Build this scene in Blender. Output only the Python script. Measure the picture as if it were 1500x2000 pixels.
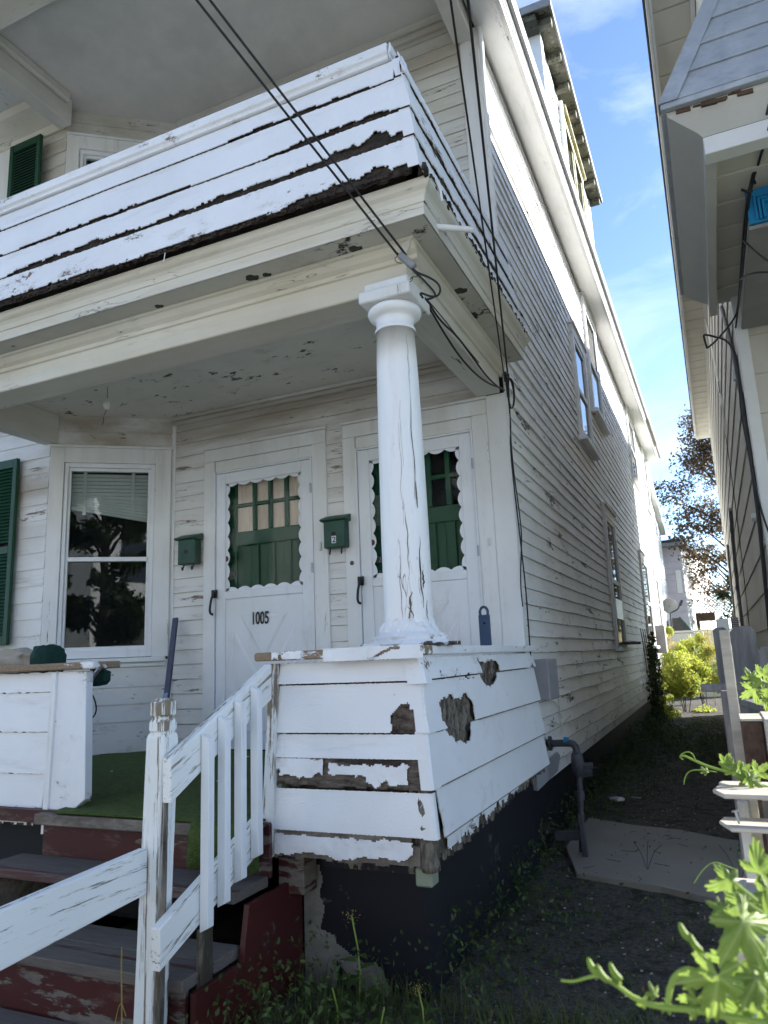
import bpy, math, random
from mathutils import Vector, Matrix, noise as mn
R_=math.radians; rnd=random.Random(7)
D=bpy.data; S=bpy.context.scene; COL=S.collection
for o in list(D.objects): D.objects.remove(o)
# ------------------------------------------------------------------ camera, light, exposure
YAW,PIT,ROL,F=0.416840728,0.199668252,-0.0415885612,1420.5
fw=Vector((-math.sin(YAW)*math.cos(PIT),math.cos(YAW)*math.cos(PIT),math.sin(PIT)))
r0=Vector((math.cos(YAW),math.sin(YAW),0)); u0=r0.cross(fw)
rt=r0*math.cos(ROL)+u0*math.sin(ROL); up=u0*math.cos(ROL)-r0*math.sin(ROL)
cd=D.cameras.new('camera'); cam=D.objects.new('camera',cd); COL.objects.link(cam)
cam.matrix_world=Matrix((rt,up,-fw)).transposed().to_4x4()
cd.sensor_fit='HORIZONTAL'; cd.sensor_width=36; cd.lens=36*F/1500; cd.clip_start=.02; cd.clip_end=600
cd.dof.use_dof=True; cd.dof.focus_distance=3.6; cd.dof.aperture_fstop=9
S.camera=cam
SUN=Vector((1,.85,.5)).normalized()
w=D.worlds.new('World'); S.world=w; w.use_nodes=True; nt=w.node_tree; N=nt.nodes; L=nt.links; N.clear()
sky=N.new('ShaderNodeTexSky'); sky.sky_type='NISHITA'; sky.sun_disc=False
sky.sun_elevation=math.asin(SUN.z); sky.sun_rotation=math.atan2(SUN.x,SUN.y)
sky.air_density=.72; sky.dust_density=.1; sky.ozone_density=1.9
tc=N.new('ShaderNodeTexCoord'); mp=N.new('ShaderNodeMapping'); mp.inputs['Scale'].default_value=(1.1,1.1,3.2)
no=N.new('ShaderNodeTexNoise'); no.inputs['Scale'].default_value=2.1; no.inputs['Detail'].default_value=9; no.inputs['Roughness'].default_value=.6; no.inputs['Distortion'].default_value=.6
rp=N.new('ShaderNodeValToRGB'); rp.color_ramp.elements[0].position=.46; rp.color_ramp.elements[1].position=.80
rp.color_ramp.elements[0].color=(0,0,0,1); rp.color_ramp.elements[1].color=(.6,.6,.6,1)
mx=N.new('ShaderNodeMix'); mx.data_type='RGBA'; mx.inputs['B'].default_value=(3.9,4.3,4.9,1)
bg=N.new('ShaderNodeBackground'); bg.inputs['Strength'].default_value=.080; wo=N.new('ShaderNodeOutputWorld')
L.new(tc.outputs['Generated'],mp.inputs[0]); L.new(mp.outputs[0],no.inputs['Vector']); L.new(no.outputs['Fac'],rp.inputs[0])
L.new(rp.outputs[0],mx.inputs['Factor']); L.new(sky.outputs[0],mx.inputs['A']); L.new(mx.outputs['Result'],bg.inputs[0]); L.new(bg.outputs[0],wo.inputs[0])
sl=D.lights.new('sun','SUN'); sl.energy=3.5; sl.angle=R_(.53); sl.color=(1,.96,.90)
so=D.objects.new('sun',sl); COL.objects.link(so); so.location=(20,17,12); so.rotation_euler=SUN.to_track_quat('Z','Y').to_euler()
S.view_settings.view_transform='Standard'; S.view_settings.look='None'; S.view_settings.exposure=2.34; S.view_settings.gamma=1
S.view_settings.use_curve_mapping=False
S.render.engine='CYCLES'; S.cycles.max_bounces=8; S.cycles.diffuse_bounces=5; S.cycles.transparent_max_bounces=12
S.cycles.caustics_reflective=False; S.cycles.caustics_refractive=False
# ------------------------------------------------------------------ geometry helpers
def ray(px,py): return rt*((px-750)/F)+up*(-(py-1000)/F)+fw
def at(px,py,X=None,Y=None,Z=None):     # point of the place seen at a pixel, on one of its planes
    r=ray(px,py); t=X/r.x if X is not None else Y/r.y if Y is not None else Z/r.z
    return r*t
def nz(*a): return mn.noise(Vector(a))
class M:
    def __init__(s): s.v=[]; s.f=[]
    def add(s,vs,fs):
        b=len(s.v); s.v+=[tuple(p) for p in vs]; s.f+=[tuple(b+i for i in q) for q in fs]; return s
    def hexa(s,p): return s.add(p,[(0,3,2,1),(4,5,6,7),(0,1,5,4),(1,2,6,5),(2,3,7,6),(3,0,4,7)])
    def box(s,x0,x1,y0,y1,z0,z1):
        return s.hexa([(x0,y0,z0),(x1,y0,z0),(x1,y1,z0),(x0,y1,z0),(x0,y0,z1),(x1,y0,z1),(x1,y1,z1),(x0,y1,z1)])
    def beam(s,a,b,wd,ht,upv=(0,0,1)):   # bar from a to b, section wd x ht
        a=Vector(a);b=Vector(b);d=(b-a).normalized();u=Vector(upv);sd=d.cross(u).normalized();u=sd.cross(d).normalized()
        c=[]
        for q in(a,b):
            for i,j in((-1,-1),(1,-1),(1,1),(-1,1)): c.append(q+sd*wd/2*i+u*ht/2*j)
        return s.hexa(c)
    def prism(s,pts,ex):
        n=len(pts); e=Vector(ex); vs=[Vector(p) for p in pts]; vs+=[p+e for p in vs]
        return s.add(vs,[tuple(range(n))[::-1],tuple(range(n,2*n))]+[(i,(i+1)%n,n+(i+1)%n,n+i) for i in range(n)])
    def tube(s,pts,r,n=6,smooth=0):
        P=[Vector(p) for p in pts]
        for _ in range(smooth):
            Q=[P[0]]
            for a,b in zip(P,P[1:]): Q+=[a.lerp(b,.25),a.lerp(b,.75)]
            P=Q+[P[-1]]
        vs=[];fs=[]; m=len(P); ref=Vector((.3,.2,.9))
        for i,p in enumerate(P):
            d=(P[min(i+1,m-1)]-P[max(i-1,0)]).normalized()
            a=d.cross(ref); a=a.normalized() if a.length>.05 else d.cross(Vector((1,0,0))).normalized(); b=d.cross(a)
            rr=r(i/(m-1)) if callable(r) else r
            for k in range(n):
                t=2*math.pi*k/n; vs.append(p+(a*math.cos(t)+b*math.sin(t))*rr)
        for i in range(m-1):
            for k in range(n): fs.append((i*n+k,i*n+(k+1)%n,(i+1)*n+(k+1)%n,(i+1)*n+k))
        fs+= [tuple(range(n))[::-1],tuple((m-1)*n+k for k in range(n))]
        return s.add(vs,fs)
    def lathe(s,prof,cx,cy,n=40,fn=None):
        vs=[];fs=[]
        for i,(r,z) in enumerate(prof):
            for k in range(n):
                t=2*math.pi*k/n; rr=r+(fn(t,z) if fn else 0); vs.append((cx+rr*math.cos(t),cy+rr*math.sin(t),z))
        for i in range(len(prof)-1):
            for k in range(n): fs.append((i*n+k,i*n+(k+1)%n,(i+1)*n+(k+1)%n,(i+1)*n+k))
        return s.add(vs,fs)
WL={}
def link(o,parent,loc=(0,0,0)):
    COL.objects.link(o)
    if parent is not None:
        o.parent=parent; o.matrix_parent_inverse=Matrix.Translation(-Vector(WL.get(parent.name,(0,0,0))))
    WL[o.name]=Vector(loc)
def ob(name,m,mat,parent=None,bev=0,smooth=False,kind=None,label=None,solid=0,keep=False):
    me=D.meshes.new(name); off=Vector((0,0,0))
    if parent is None and m.v and kind!='structure':
        xs,ys,zs=zip(*m.v); off=Vector(((min(xs)+max(xs))/2,(min(ys)+max(ys))/2,min(zs)))
    me.from_pydata([tuple(Vector(p)-off) for p in m.v],[],m.f)
    for k in (mat if isinstance(mat,list) else [mat]): me.materials.append(k)
    if smooth: me.polygons.foreach_set('use_smooth',[True]*len(me.polygons))
    o=D.objects.new(name,me); link(o,parent,(0,0,0)); o.location=off
    if parent is None: WL[o.name]=off
    if bev:
        b=o.modifiers.new('bevel','BEVEL'); b.width=bev; b.segments=1; b.limit_method='ANGLE'
    if solid:
        b=o.modifiers.new('solid','SOLIDIFY'); b.thickness=solid; b.offset=0
    if kind: o['kind']=kind
    if label: o['label']=label
    return o
def thing(name,label,cat,loc,group=None):
    o=D.objects.new(name,None); COL.objects.link(o); o.location=loc; WL[o.name]=Vector(loc); o.empty_display_size=.1
    return tag(o,label,cat,group)
def tag(o,label,cat,group=None):
    o['label']=label; o['category']=cat
    if group: o['group']=group
    return o
def bx(name,mat,par,x0,x1,y0,y1,z0,z1,bev=.002,**k): return ob(name,M().box(x0,x1,y0,y1,z0,z1),mat,par,bev=bev,**k)
# clapboard: A,B 2D end points, wall normal n (2D)
def clap(name,mat,par,A,B,z0,z1,n,t=.016,o0=0,o1=0,amp=.002,seg=.25,chip=0,lap=.012,edge=0):
    A=Vector(A);B=Vector(B);n=Vector(n);ln=(B-A).length;k=max(2,int(ln/seg)); sd=rnd.random()*50; vs=[];fs=[]
    for i in range(k+1):
        s=i/k; p=A.lerp(B,s); j=amp*2*nz(s*ln*1.3,sd,0)
        if chip: j+=max(0,nz(s*ln*5,sd,3)-.25)*chip
        w_=t*(1+.35*nz(s*ln*.9,sd,5))
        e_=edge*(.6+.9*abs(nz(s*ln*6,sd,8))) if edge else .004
        for o,z in((o0-.002,z0+j),(o0+w_,z0+j),(o0+w_-.0005,z0+j+e_),(o1+.004,z1+lap),(o1-.002,z1+lap)):
            q=p+n*o; vs.append((q.x,q.y,z))
    for i in range(k):
        a=i*5;b=a+5
        fs+=[(a,a+1,b+1,b),(a+1,a+2,b+2,b+1),(a+2,a+3,b+3,b+2),(a+3,a+4,b+4,b+3),(a+4,a,b,b+4)]
    fs+=[(0,4,3,2,1),(k*5,k*5+1,k*5+2,k*5+3,k*5+4)]
    o=ob(name,M().add(vs,fs),[mat,M_lapshade] if edge else mat,par)
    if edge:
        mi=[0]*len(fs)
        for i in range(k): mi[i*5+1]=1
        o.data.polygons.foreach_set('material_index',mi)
    return o
# gridded sheet with ragged holes
def sheet(name,mat,par,A,B,z0,z1,n,o0=0,o1=0,keep=None,disp=None,res=.009,th=.004,smooth=False,label=None):
    A=Vector(A);B=Vector(B);n=Vector(n);ln=(B-A).length;ns=max(1,int(ln/res));nzz=max(1,int((z1-z0)/res)); vs=[];fs=[];idx={}
    def vid(i,j):
        if (i,j) not in idx:
            s=i/ns*ln; z=z0+(z1-z0)*j/nzz; jx=.45*res
            s2=s+(nz(i*.9,j*.9,1)*jx if 0<i<ns else 0); z2=z+(nz(i*.9,j*.9,7)*jx)
            o=o0+(o1-o0)*j/nzz+(disp(s,z) if disp else 0); q=A.lerp(B,s2/ln)+n*o
            idx[(i,j)]=len(vs); vs.append((q.x,q.y,z2))
        return idx[(i,j)]
    for i in range(ns):
        for j in range(nzz):
            s=(i+.5)/ns*ln; z=z0+(z1-z0)*(j+.5)/nzz
            if keep is None or keep(s,z): fs.append((vid(i,j),vid(i+1,j),vid(i+1,j+1),vid(i,j+1)))
    if not fs: return None
    return ob(name,M().add(vs,fs),mat,par,solid=th,smooth=smooth,label=label)
def rotdisp(a=.012,sc=28): return lambda s,z: a*(nz(s*sc,z*sc*.6,2)+.6*nz(s*sc*2.7,z*sc*2,4))
# ------------------------------------------------------------------ materials
def newmat(name):
    m=D.materials.new(name); m.use_nodes=True; n=m.node_tree.nodes; return m,n,m.node_tree.links,n['Principled BSDF']
def mul(c,k): return tuple(x*k for x in c[:3])
def C4(c): return (c[0],c[1],c[2],1)
def mixn(n,l,f,a,b):
    x=n.new('ShaderNodeMix'); x.data_type='RGBA'
    for s,v in(('Factor',f),('A',a),('B',b)):
        if isinstance(v,(tuple,list)): x.inputs[s].default_value=C4(v)
        elif isinstance(v,(int,float)): x.inputs[s].default_value=v
        else: l.new(v,x.inputs[s])
    return x.outputs['Result']
def mth(n,l,op,a,b=0,c=None):
    x=n.new('ShaderNodeMath'); x.operation=op
    for i,v in enumerate((a,b,c)):
        if v is None: continue
        if isinstance(v,(int,float)): x.inputs[i].default_value=v
        else: l.new(v,x.inputs[i])
    return x.outputs[0]
def ramp(n,l,src,a,b,lo=0,hi=1):
    x=n.new('ShaderNodeMapRange'); x.interpolation_type='SMOOTHSTEP'
    for i,v in zip((1,2,3,4),(a,b,lo,hi)): x.inputs[i].default_value=v
    l.new(src,x.inputs[0]); return x.outputs[0]
def noi(n,l,vec,sc,det=6,ro=.6,dist=0):
    x=n.new('ShaderNodeTexNoise'); x.inputs['Scale'].default_value=sc; x.inputs['Detail'].default_value=det; x.inputs['Roughness'].default_value=ro; x.inputs['Distortion'].default_value=dist
    l.new(vec,x.inputs['Vector']); return x.outputs['Fac']
def posn(n,l,st=(1,1,1),rot=0):
    g=n.new('ShaderNodeNewGeometry'); m=n.new('ShaderNodeMapping'); m.inputs['Scale'].default_value=st; src=g.outputs['Position']
    if rot: m0=n.new('ShaderNodeMapping'); m0.inputs['Rotation'].default_value=(rot,0,0); l.new(src,m0.inputs[0]); src=m0.outputs[0]
    l.new(src,m.inputs[0]); return m.outputs[0],g.outputs['Position']
def paint(name,col,wood=(.17,.13,.10),peel=.2,st=(1,1,1),sc=7,crack=0,stain=0,scol=(.42,.34,.25),rough=.5,bump=.5,zr=None,bumpd=.002,grime=.12,peelz=None,rot=0):
    m,n,l,b=newmat(name); v,pos=posn(n,l,st,rot)
    n1=noi(n,l,v,sc,9,.68); n2=noi(n,l,v,sc*6,5,.6); thr=.665-.18*peel
    src=mth(n,l,'ADD',mth(n,l,'MULTIPLY',n1,.7),mth(n,l,'MULTIPLY',n2,.3))
    if peelz:   # more bare wood towards one height
        sx=n.new('ShaderNodeSeparateXYZ'); l.new(pos,sx.inputs[0]); src=mth(n,l,'ADD',src,ramp(n,l,sx.outputs[2],peelz[0],peelz[1],0,peelz[2]))
    mask=ramp(n,l,src,thr,thr+.012)
    big=noi(n,l,pos,1.7,5,.6); bigm=ramp(n,l,big,.35,.72)
    c=mixn(n,l,mth(n,l,'MULTIPLY',bigm,grime*2),col,mul(col,.72))
    g2=noi(n,l,v,sc*1.3,8,.75); c=mixn(n,l,ramp(n,l,g2,.52,.78,0,grime*3),c,(.33,.29,.23))
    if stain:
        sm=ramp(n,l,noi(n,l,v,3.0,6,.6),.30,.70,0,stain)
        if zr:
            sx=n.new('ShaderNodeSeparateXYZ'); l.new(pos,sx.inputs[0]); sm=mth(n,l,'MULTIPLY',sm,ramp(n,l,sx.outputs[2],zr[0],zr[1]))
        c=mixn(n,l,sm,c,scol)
    h=mth(n,l,'SUBTRACT',1,mask)
    if crack:
        vo=n.new('ShaderNodeTexVoronoi'); vo.feature='DISTANCE_TO_EDGE'; vo.inputs['Scale'].default_value=sc*3.2
        wv=n.new('ShaderNodeVectorMath'); wv.operation='ADD'; nn=n.new('ShaderNodeTexNoise'); nn.inputs['Scale'].default_value=sc*3; l.new(v,nn.inputs['Vector'])
        s_=n.new('ShaderNodeVectorMath'); s_.operation='SCALE'; s_.inputs[3].default_value=.12; l.new(nn.outputs['Color'],s_.inputs[0]); l.new(v,wv.inputs[0]); l.new(s_.outputs[0],wv.inputs[1]); l.new(wv.outputs[0],vo.inputs['Vector'])
        cm=mth(n,l,'MULTIPLY',ramp(n,l,vo.outputs['Distance'],.0,.035,1,0),ramp(n,l,n1,.62-.2*crack,.66-.2*crack+.05))
        c=mixn(n,l,mth(n,l,'MULTIPLY',cm,.8),c,mul(wood,.6)); h=mth(n,l,'SUBTRACT',h,mth(n,l,'MULTIPLY',cm,.6))
    wg=noi(n,l,v,sc*14,3,.7); wc=mixn(n,l,wg,mul(wood,.45),mul(wood,1.7)); edge=ramp(n,l,src,thr-.02,thr+.002)
    c=mixn(n,l,mth(n,l,'MULTIPLY',edge,.5),c,mul(wood,.5)); c=mixn(n,l,mask,c,wc); l.new(c,b.inputs['Base Color'])
    l.new(mixn(n,l,mask,(rough,)*3,(.9,)*3),b.inputs['Roughness']); b.inputs['Specular IOR Level'].default_value=.35
    hh=mth(n,l,'ADD',h,mth(n,l,'MULTIPLY',n2,.35)); bp=n.new('ShaderNodeBump'); bp.inputs['Strength'].default_value=bump; bp.inputs['Distance'].default_value=bumpd
    l.new(hh,bp.inputs['Height']); l.new(bp.outputs[0],b.inputs['Normal']); return m
def rough(name,c1,c2,sc=20,st=(1,1,1),r=.9,bump=.6,bd=.004,det=8,c3=None,spec=.3,metal=0):
    m,n,l,b=newmat(name); v,pos=posn(n,l,st); a=noi(n,l,v,sc,det,.7); c=mixn(n,l,ramp(n,l,a,.3,.7),c1,c2)
    if c3: c=mixn(n,l,ramp(n,l,noi(n,l,v,sc*.23,6,.65),.5,.62),c,c3)
    l.new(c,b.inputs['Base Color']); b.inputs['Roughness'].default_value=r; b.inputs['Specular IOR Level'].default_value=spec; b.inputs['Metallic'].default_value=metal
    bp=n.new('ShaderNodeBump'); bp.inputs['Strength'].default_value=bump; bp.inputs['Distance'].default_value=bd; l.new(a,bp.inputs['Height']); l.new(bp.outputs[0],b.inputs['Normal']); return m
W=(.80,.81,.83)
LX=(.22,1,1.6); LY=(1,.22,1.6); LZ=(1.6,1.6,.22)
M_front=paint('white_asbestos_shingle',W,peel=-.35,st=LX,sc=5,grime=.12,bump=.25,rough=.42)
M_frontpeel=paint('peeling_white_x',W,peel=.32,st=(.5,1,1),sc=9,crack=.4,grime=.2)
M_sidepeel=paint('peeling_white_y',W,peel=.32,st=(1,.45,1),sc=8,crack=.35,grime=.2)
M_side=paint('side_clapboard',(.79,.785,.765),wood=(.10,.08,.06),peel=.35,st=(1,.3,1.7),sc=7,crack=.3,grime=.22,bumpd=.004,peelz=(-.3,-.9,.02))
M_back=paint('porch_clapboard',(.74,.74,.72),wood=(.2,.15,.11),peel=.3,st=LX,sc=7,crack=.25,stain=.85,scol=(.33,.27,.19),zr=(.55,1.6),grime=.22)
M_upback=paint('upper_clapboard',(.66,.66,.62),wood=(.2,.15,.11),peel=.3,st=LX,sc=7,crack=.3,stain=.6,scol=(.36,.30,.2),zr=(3.2,4.4),grime=.25)
M_trim=paint('door_trim_white',(.77,.78,.78),peel=.12,st=LZ,sc=6,crack=.1,stain=.35,scol=(.45,.42,.33),zr=(.6,1.7),grime=.15)
M_beam=paint('beam_cream',(.70,.68,.60),wood=(.06,.06,.05),peel=.2,st=LX,sc=5,crack=.5,stain=.5,scol=(.50,.43,.30),grime=.18)
M_beamy=paint('beam_side',(.66,.65,.60),wood=(.06,.06,.05),peel=.15,st=LY,sc=5,crack=.2,stain=.35,scol=(.46,.42,.33),grime=.2)
M_soff=paint('soffit_paint',(.56,.55,.49),wood=(.03,.035,.03),peel=.34,st=(.5,.5,1),sc=4,crack=.35,grime=.3,rough=.6)
M_ceil=paint('porch_ceiling_paint',(.70,.685,.63),wood=(.05,.045,.04),peel=.42,st=(.5,1,1),sc=6,crack=.1,grime=.25,rough=.6)
M_col=paint('column_paint',(.82,.83,.84),wood=(.20,.13,.09),peel=-.15,st=(1.5,1.5,.2),sc=5,crack=.22,grime=.05,peelz=(.9,-.1,.045),bumpd=.004)
M_post=paint('newel_paint',(.74,.76,.75),wood=(.20,.165,.12),peel=.55,st=(9,9,.3),sc=8,crack=.2,grime=.15,peelz=(-.25,-.12,.10),bumpd=.004)
M_rail=paint('rail_paint',(.78,.79,.77),wood=(.20,.17,.13),peel=.42,st=(4,.32,8),sc=8,grime=.08,bumpd=.003)
M_railup=paint('sloped_rail_paint',(.78,.79,.77),wood=(.20,.17,.13),peel=.50,st=(4,.32,8),sc=8,grime=.08,bumpd=.003,rot=-R_(25))
M_bal=paint('baluster_paint',(.76,.78,.80),wood=(.3,.27,.22),peel=-.3,st=(2,2,.2),sc=6,grime=.15)
M_capw=paint('cap_wood_paint',W,wood=(.23,.17,.115),peel=1.2,st=(.45,1.2,1),sc=6,crack=.3,grime=.2,bumpd=.004)
M_barn=paint('dark_red_paint',(.06,.012,.012),wood=(.14,.12,.105),peel=.75,st=(.35,.35,1.4),sc=4,crack=.2,grime=.2,rough=.5)
M_red2=paint('dark_red_side',(.06,.010,.010),wood=(.10,.07,.06),peel=.15,st=(1,.5,.5),sc=5,grime=.3,rough=.45)
M_tread=paint('tread_bare_wood',(.09,.035,.035),wood=(.105,.09,.08),peel=1.35,st=(.12,2.2,2),sc=5,grime=.2,bumpd=.004)
M_found=paint('navy_foundation_paint',(.005,.006,.012),wood=(.06,.058,.054),peel=.36,st=(1,1,1),sc=2.6,grime=.0,rough=.6,bump=.6,bumpd=.004)
M_conc=rough('bare_concrete',(.15,.145,.13),(.24,.23,.21),14,bump=.5)
M_rot=rough('rotten_wood',(.028,.021,.016),(.21,.17,.14),26,st=(.6,.6,1.2),bump=1,bd=.012,c3=(.045,.035,.028))
M_rotx=rough('rotten_wood_grain_x',(.028,.021,.016),(.25,.21,.175),22,st=(.25,1,1.5),bump=1,bd=.012,c3=(.05,.038,.03))
M_rotz=rough('rotten_wood_grain_z',(.03,.024,.018),(.27,.235,.19),24,st=(1.4,1.4,.28),bump=1,bd=.014,c3=(.05,.042,.03))
M_rotd=rough('dark_rotten_edge',(.012,.010,.008),(.075,.058,.046),24,st=(.4,1,1.3),bump=1,bd=.012,c3=(.03,.024,.018))
M_bark=rough('grey_bark_wood',(.10,.085,.07),(.26,.23,.20),20,st=(.4,1,1),bump=.9,bd=.006,c3=(.15,.12,.10))
M_lapshade=rough('lap_shadow_edge',(.10,.095,.085),(.34,.32,.29),12,st=(1,1,1),r=.9)  # grey strip that paints in the shadow line at each board lap
M_green=rough('green_shutter_paint',(.008,.045,.022),(.012,.060,.030),8,r=.45,bump=.1)
M_gdoor=rough('green_door_paint',(.006,.055,.026),(.010,.070,.034),5,r=.35,bump=.05)
M_gmail=rough('green_mailbox_enamel',(.018,.06,.04),(.03,.085,.06),12,r=.5,bump=.2,bd=.001,c3=(.05,.07,.05))
M_alum=paint('white_storm_enamel',(.76,.79,.84),wood=(.3,.3,.3),peel=-.6,st=(1,1,.4),sc=4,grime=.13,stain=.25,scol=(.62,.60,.54),rough=.34,bump=.1)
M_blackm=rough('black_metal',(.012,.012,.013),(.02,.02,.022),20,r=.4,bump=.1)
M_rubber=rough('black_cable_rubber',(.010,.010,.011),(.018,.018,.019),30,r=.5,bump=.1)
M_steel=rough('galvanised_steel',(.30,.31,.33),(.42,.43,.45),30,r=.45,bump=.2,metal=.6)
M_gutter=rough('grey_gutter',(.20,.205,.21),(.28,.285,.29),9,r=.5,bump=.2)
M_white=paint('eave_white',(.74,.74,.72),wood=(.2,.17,.12),peel=.10,st=LY,sc=6,crack=.25,grime=.15)
M_mossy=paint('mossy_rafter_paint',(.11,.11,.08),wood=(.035,.035,.025),peel=.6,st=(1,1,1),sc=6,grime=.5)
M_yell=paint('yellowed_peeling_frame',(.50,.48,.33),wood=(.36,.33,.14),peel=.75,st=(1,.6,.6),sc=9,grime=.3)
M_roof=rough('dark_roofing',(.03,.03,.032),(.06,.06,.062),30,r=.85)
M_turf=rough('artificial_turf',(.045,.078,.016),(.11,.155,.04),140,r=.95,bump=1,bd=.012,c3=(.045,.080,.016))
M_navy=rough('blue_plastic',(.035,.065,.12),(.045,.075,.135),6,r=.45,bump=.05)
M_dkpurple=rough('blue_grey_enamel',(.05,.055,.10),(.065,.07,.12),6,r=.4,bump=.05)
M_blue=rough('bright_blue_paint',(.01,.16,.36),(.015,.20,.42),9,r=.4,bump=.2)
M_nsiding=rough('beige_panel',(.42,.40,.345),(.48,.455,.395),3,st=(1,1,.3),r=.6,bump=.15,bd=.002,c3=(.36,.34,.29))
M_nalum=rough('blue_grey_aluminium',(.27,.30,.34),(.40,.43,.47),9,r=.42,bump=.15,bd=.001,c3=(.33,.36,.40))
M_nwhite=rough('neighbour_white_trim',(.60,.61,.60),(.66,.67,.66),4,r=.5,bump=.1)
M_ncove=rough('neighbour_fascia_aluminium',(.44,.44,.42),(.50,.50,.47),3,r=.5,bump=.08)
M_nvinyl=rough('vinyl_soffit',(.50,.485,.42),(.56,.54,.47),3,r=.55,bump=.05)
M_grayp=rough('grey_beam_paint',(.20,.20,.195),(.24,.24,.23),6,r=.6,bump=.1)
M_oldw=rough('weathered_grey_wood',(.09,.09,.095),(.21,.205,.20),16,st=(1,1,.15),bump=.7)
M_oldx=rough('weathered_slat_wood',(.34,.30,.25),(.56,.51,.43),14,st=(.15,1,1),bump=.6)
M_dkw=rough('shaded_timber',(.045,.025,.018),(.13,.085,.06),14,bump=.7)
M_oldwhite=paint('old_white_slat',(.62,.63,.62),wood=(.25,.24,.22),peel=.5,st=(1,1,.2),sc=9,grime=.3)
M_slab=paint('concrete_slab',(.24,.22,.185),wood=(.07,.065,.058),peel=.05,st=(1,1,1),sc=2.2,crack=.12,grime=.25,rough=.85)
M_dirt=rough('dirt_and_gravel',(.04,.036,.031),(.13,.12,.105),55,bump=1,bd=.02,c3=(.035,.034,.026),det=10)
M_bgwall=rough('lilac_siding',(.44,.42,.46),(.50,.48,.52),3,r=.6,bump=.1)
M_bgwhite=rough('distant_white',(.60,.61,.60),(.68,.68,.67),4,r=.6,bump=.1)
M_fence=rough('tan_vinyl_fence',(.36,.36,.32),(.40,.40,.36),4,r=.6,bump=.05)
M_cloth=rough('beige_cover_cloth',(.36,.32,.26),(.44,.39,.32),12,r=.85,bump=.3)
M_dkgreen=rough('dark_green_fabric',(.008,.035,.028),(.012,.05,.04),40,r=.8,bump=.3)
M_black=rough('dark_interior',(.004,.004,.005),(.008,.008,.009),4,r=.9,bump=0)
M_paper=rough('paper',(.6,.62,.65),(.75,.77,.8),20,r=.7)
M_curtain=rough('beige_curtain',(.62,.52,.40),(.80,.70,.56),60,st=(1,1,.1),r=.85,bump=.3)
M_blind=rough('blind_slat',(.62,.64,.60),(.70,.72,.68),5,r=.6,bump=.05)
M_brown=rough('brick_red_wood',(.05,.032,.022),(.12,.075,.05),9,r=.8)
def glass(name,rf=.6,tint=(.85,.88,.88)):
    m,n,l,b=newmat(name); n.remove(b); out=n['Material Output']; g=n.new('ShaderNodeBsdfGlossy'); g.inputs['Roughness'].default_value=.015
    t=n.new('ShaderNodeBsdfTransparent'); t.inputs[0].default_value=C4(tint); fr=n.new('ShaderNodeLayerWeight'); fr.inputs[0].default_value=.5
    v,pos=posn(n,l); bp=n.new('ShaderNodeBump'); bp.inputs['Strength'].default_value=.05; bp.inputs['Distance'].default_value=.01
    l.new(noi(n,l,pos,3,2,.5),bp.inputs['Height']); l.new(bp.outputs[0],g.inputs['Normal'])
    mxs=n.new('ShaderNodeMixShader'); l.new(mth(n,l,'ADD',mth(n,l,'MULTIPLY',mth(n,l,'POWER',fr.outputs['Facing'],4.0),.75),rf*.1),mxs.inputs[0]); l.new(t.outputs[0],mxs.inputs[1]); l.new(g.outputs[0],mxs.inputs[2]); l.new(mxs.outputs[0],out.inputs[0]); return m
M_glass=glass('window_glass',.4); M_glass2=glass('storm_glass',.05,(.97,.97,.97))
def mirrorpane(name):
    m,n,l,b=newmat(name); b.inputs['Base Color'].default_value=(.006,.007,.008,1); b.inputs['Roughness'].default_value=.03; b.inputs['Specular IOR Level'].default_value=.9; return m
M_pane=mirrorpane('dark_pane')
def leafm(name,c1,c2,tr=.5,sc=9,veins=False):
    m,n,l,b=newmat(name); v,pos=posn(n,l); a=noi(n,l,pos,sc,4,.6); c=mixn(n,l,ramp(n,l,a,.3,.7),c1,c2)
    l.new(c,b.inputs['Base Color']); b.inputs['Roughness'].default_value=.5; b.inputs['Specular IOR Level'].default_value=.3
    t=n.new('ShaderNodeBsdfTranslucent'); l.new(mixn(n,l,.5,c,mul(c2,1.5)),t.inputs[0]); ms=n.new('ShaderNodeMixShader'); ms.inputs[0].default_value=tr
    l.new(b.outputs[0],ms.inputs[1]); l.new(t.outputs[0],ms.inputs[2]); l.new(ms.outputs[0],n['Material Output'].inputs[0]); return m
M_vine=leafm('hop_leaf',(.13,.21,.035),(.24,.33,.07),.38,14)
def veinfix(m):
    n=m.node_tree.nodes; l=m.node_tree.links; b=n['Principled BSDF']; src=b.inputs['Base Color'].links[0].from_socket
    at_=n.new('ShaderNodeAttribute'); at_.attribute_name='vein'; c=mixn(n,l,mth(n,l,'MULTIPLY',at_.outputs['Fac'],.6),src,(.42,.50,.18)); l.new(c,b.inputs['Base Color'])
    pos=n.new('ShaderNodeNewGeometry'); nz_=noi(n,l,pos.outputs['Position'],90,3,.6); bp=n.new('ShaderNodeBump'); bp.inputs['Strength'].default_value=.5; bp.inputs['Distance'].default_value=.002
    l.new(mth(n,l,'SUBTRACT',nz_,at_.outputs['Fac']),bp.inputs['Height']); l.new(bp.outputs[0],b.inputs['Normal'])
veinfix(M_vine)
M_vstem=leafm('hop_stem',(.22,.33,.06),(.30,.40,.09),.2)
M_weed=leafm('weed_leaf',(.03,.06,.015),(.08,.12,.03),.3)
M_grass=leafm('grass_blade',(.05,.075,.018),(.13,.15,.05),.3)
M_bush=leafm('sunny_bush_leaf',(.16,.22,.03),(.34,.36,.06),.5,2.5)
M_gold=leafm('goldenrod_plume',(.30,.24,.07),(.42,.34,.12),.4,3)
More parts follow.
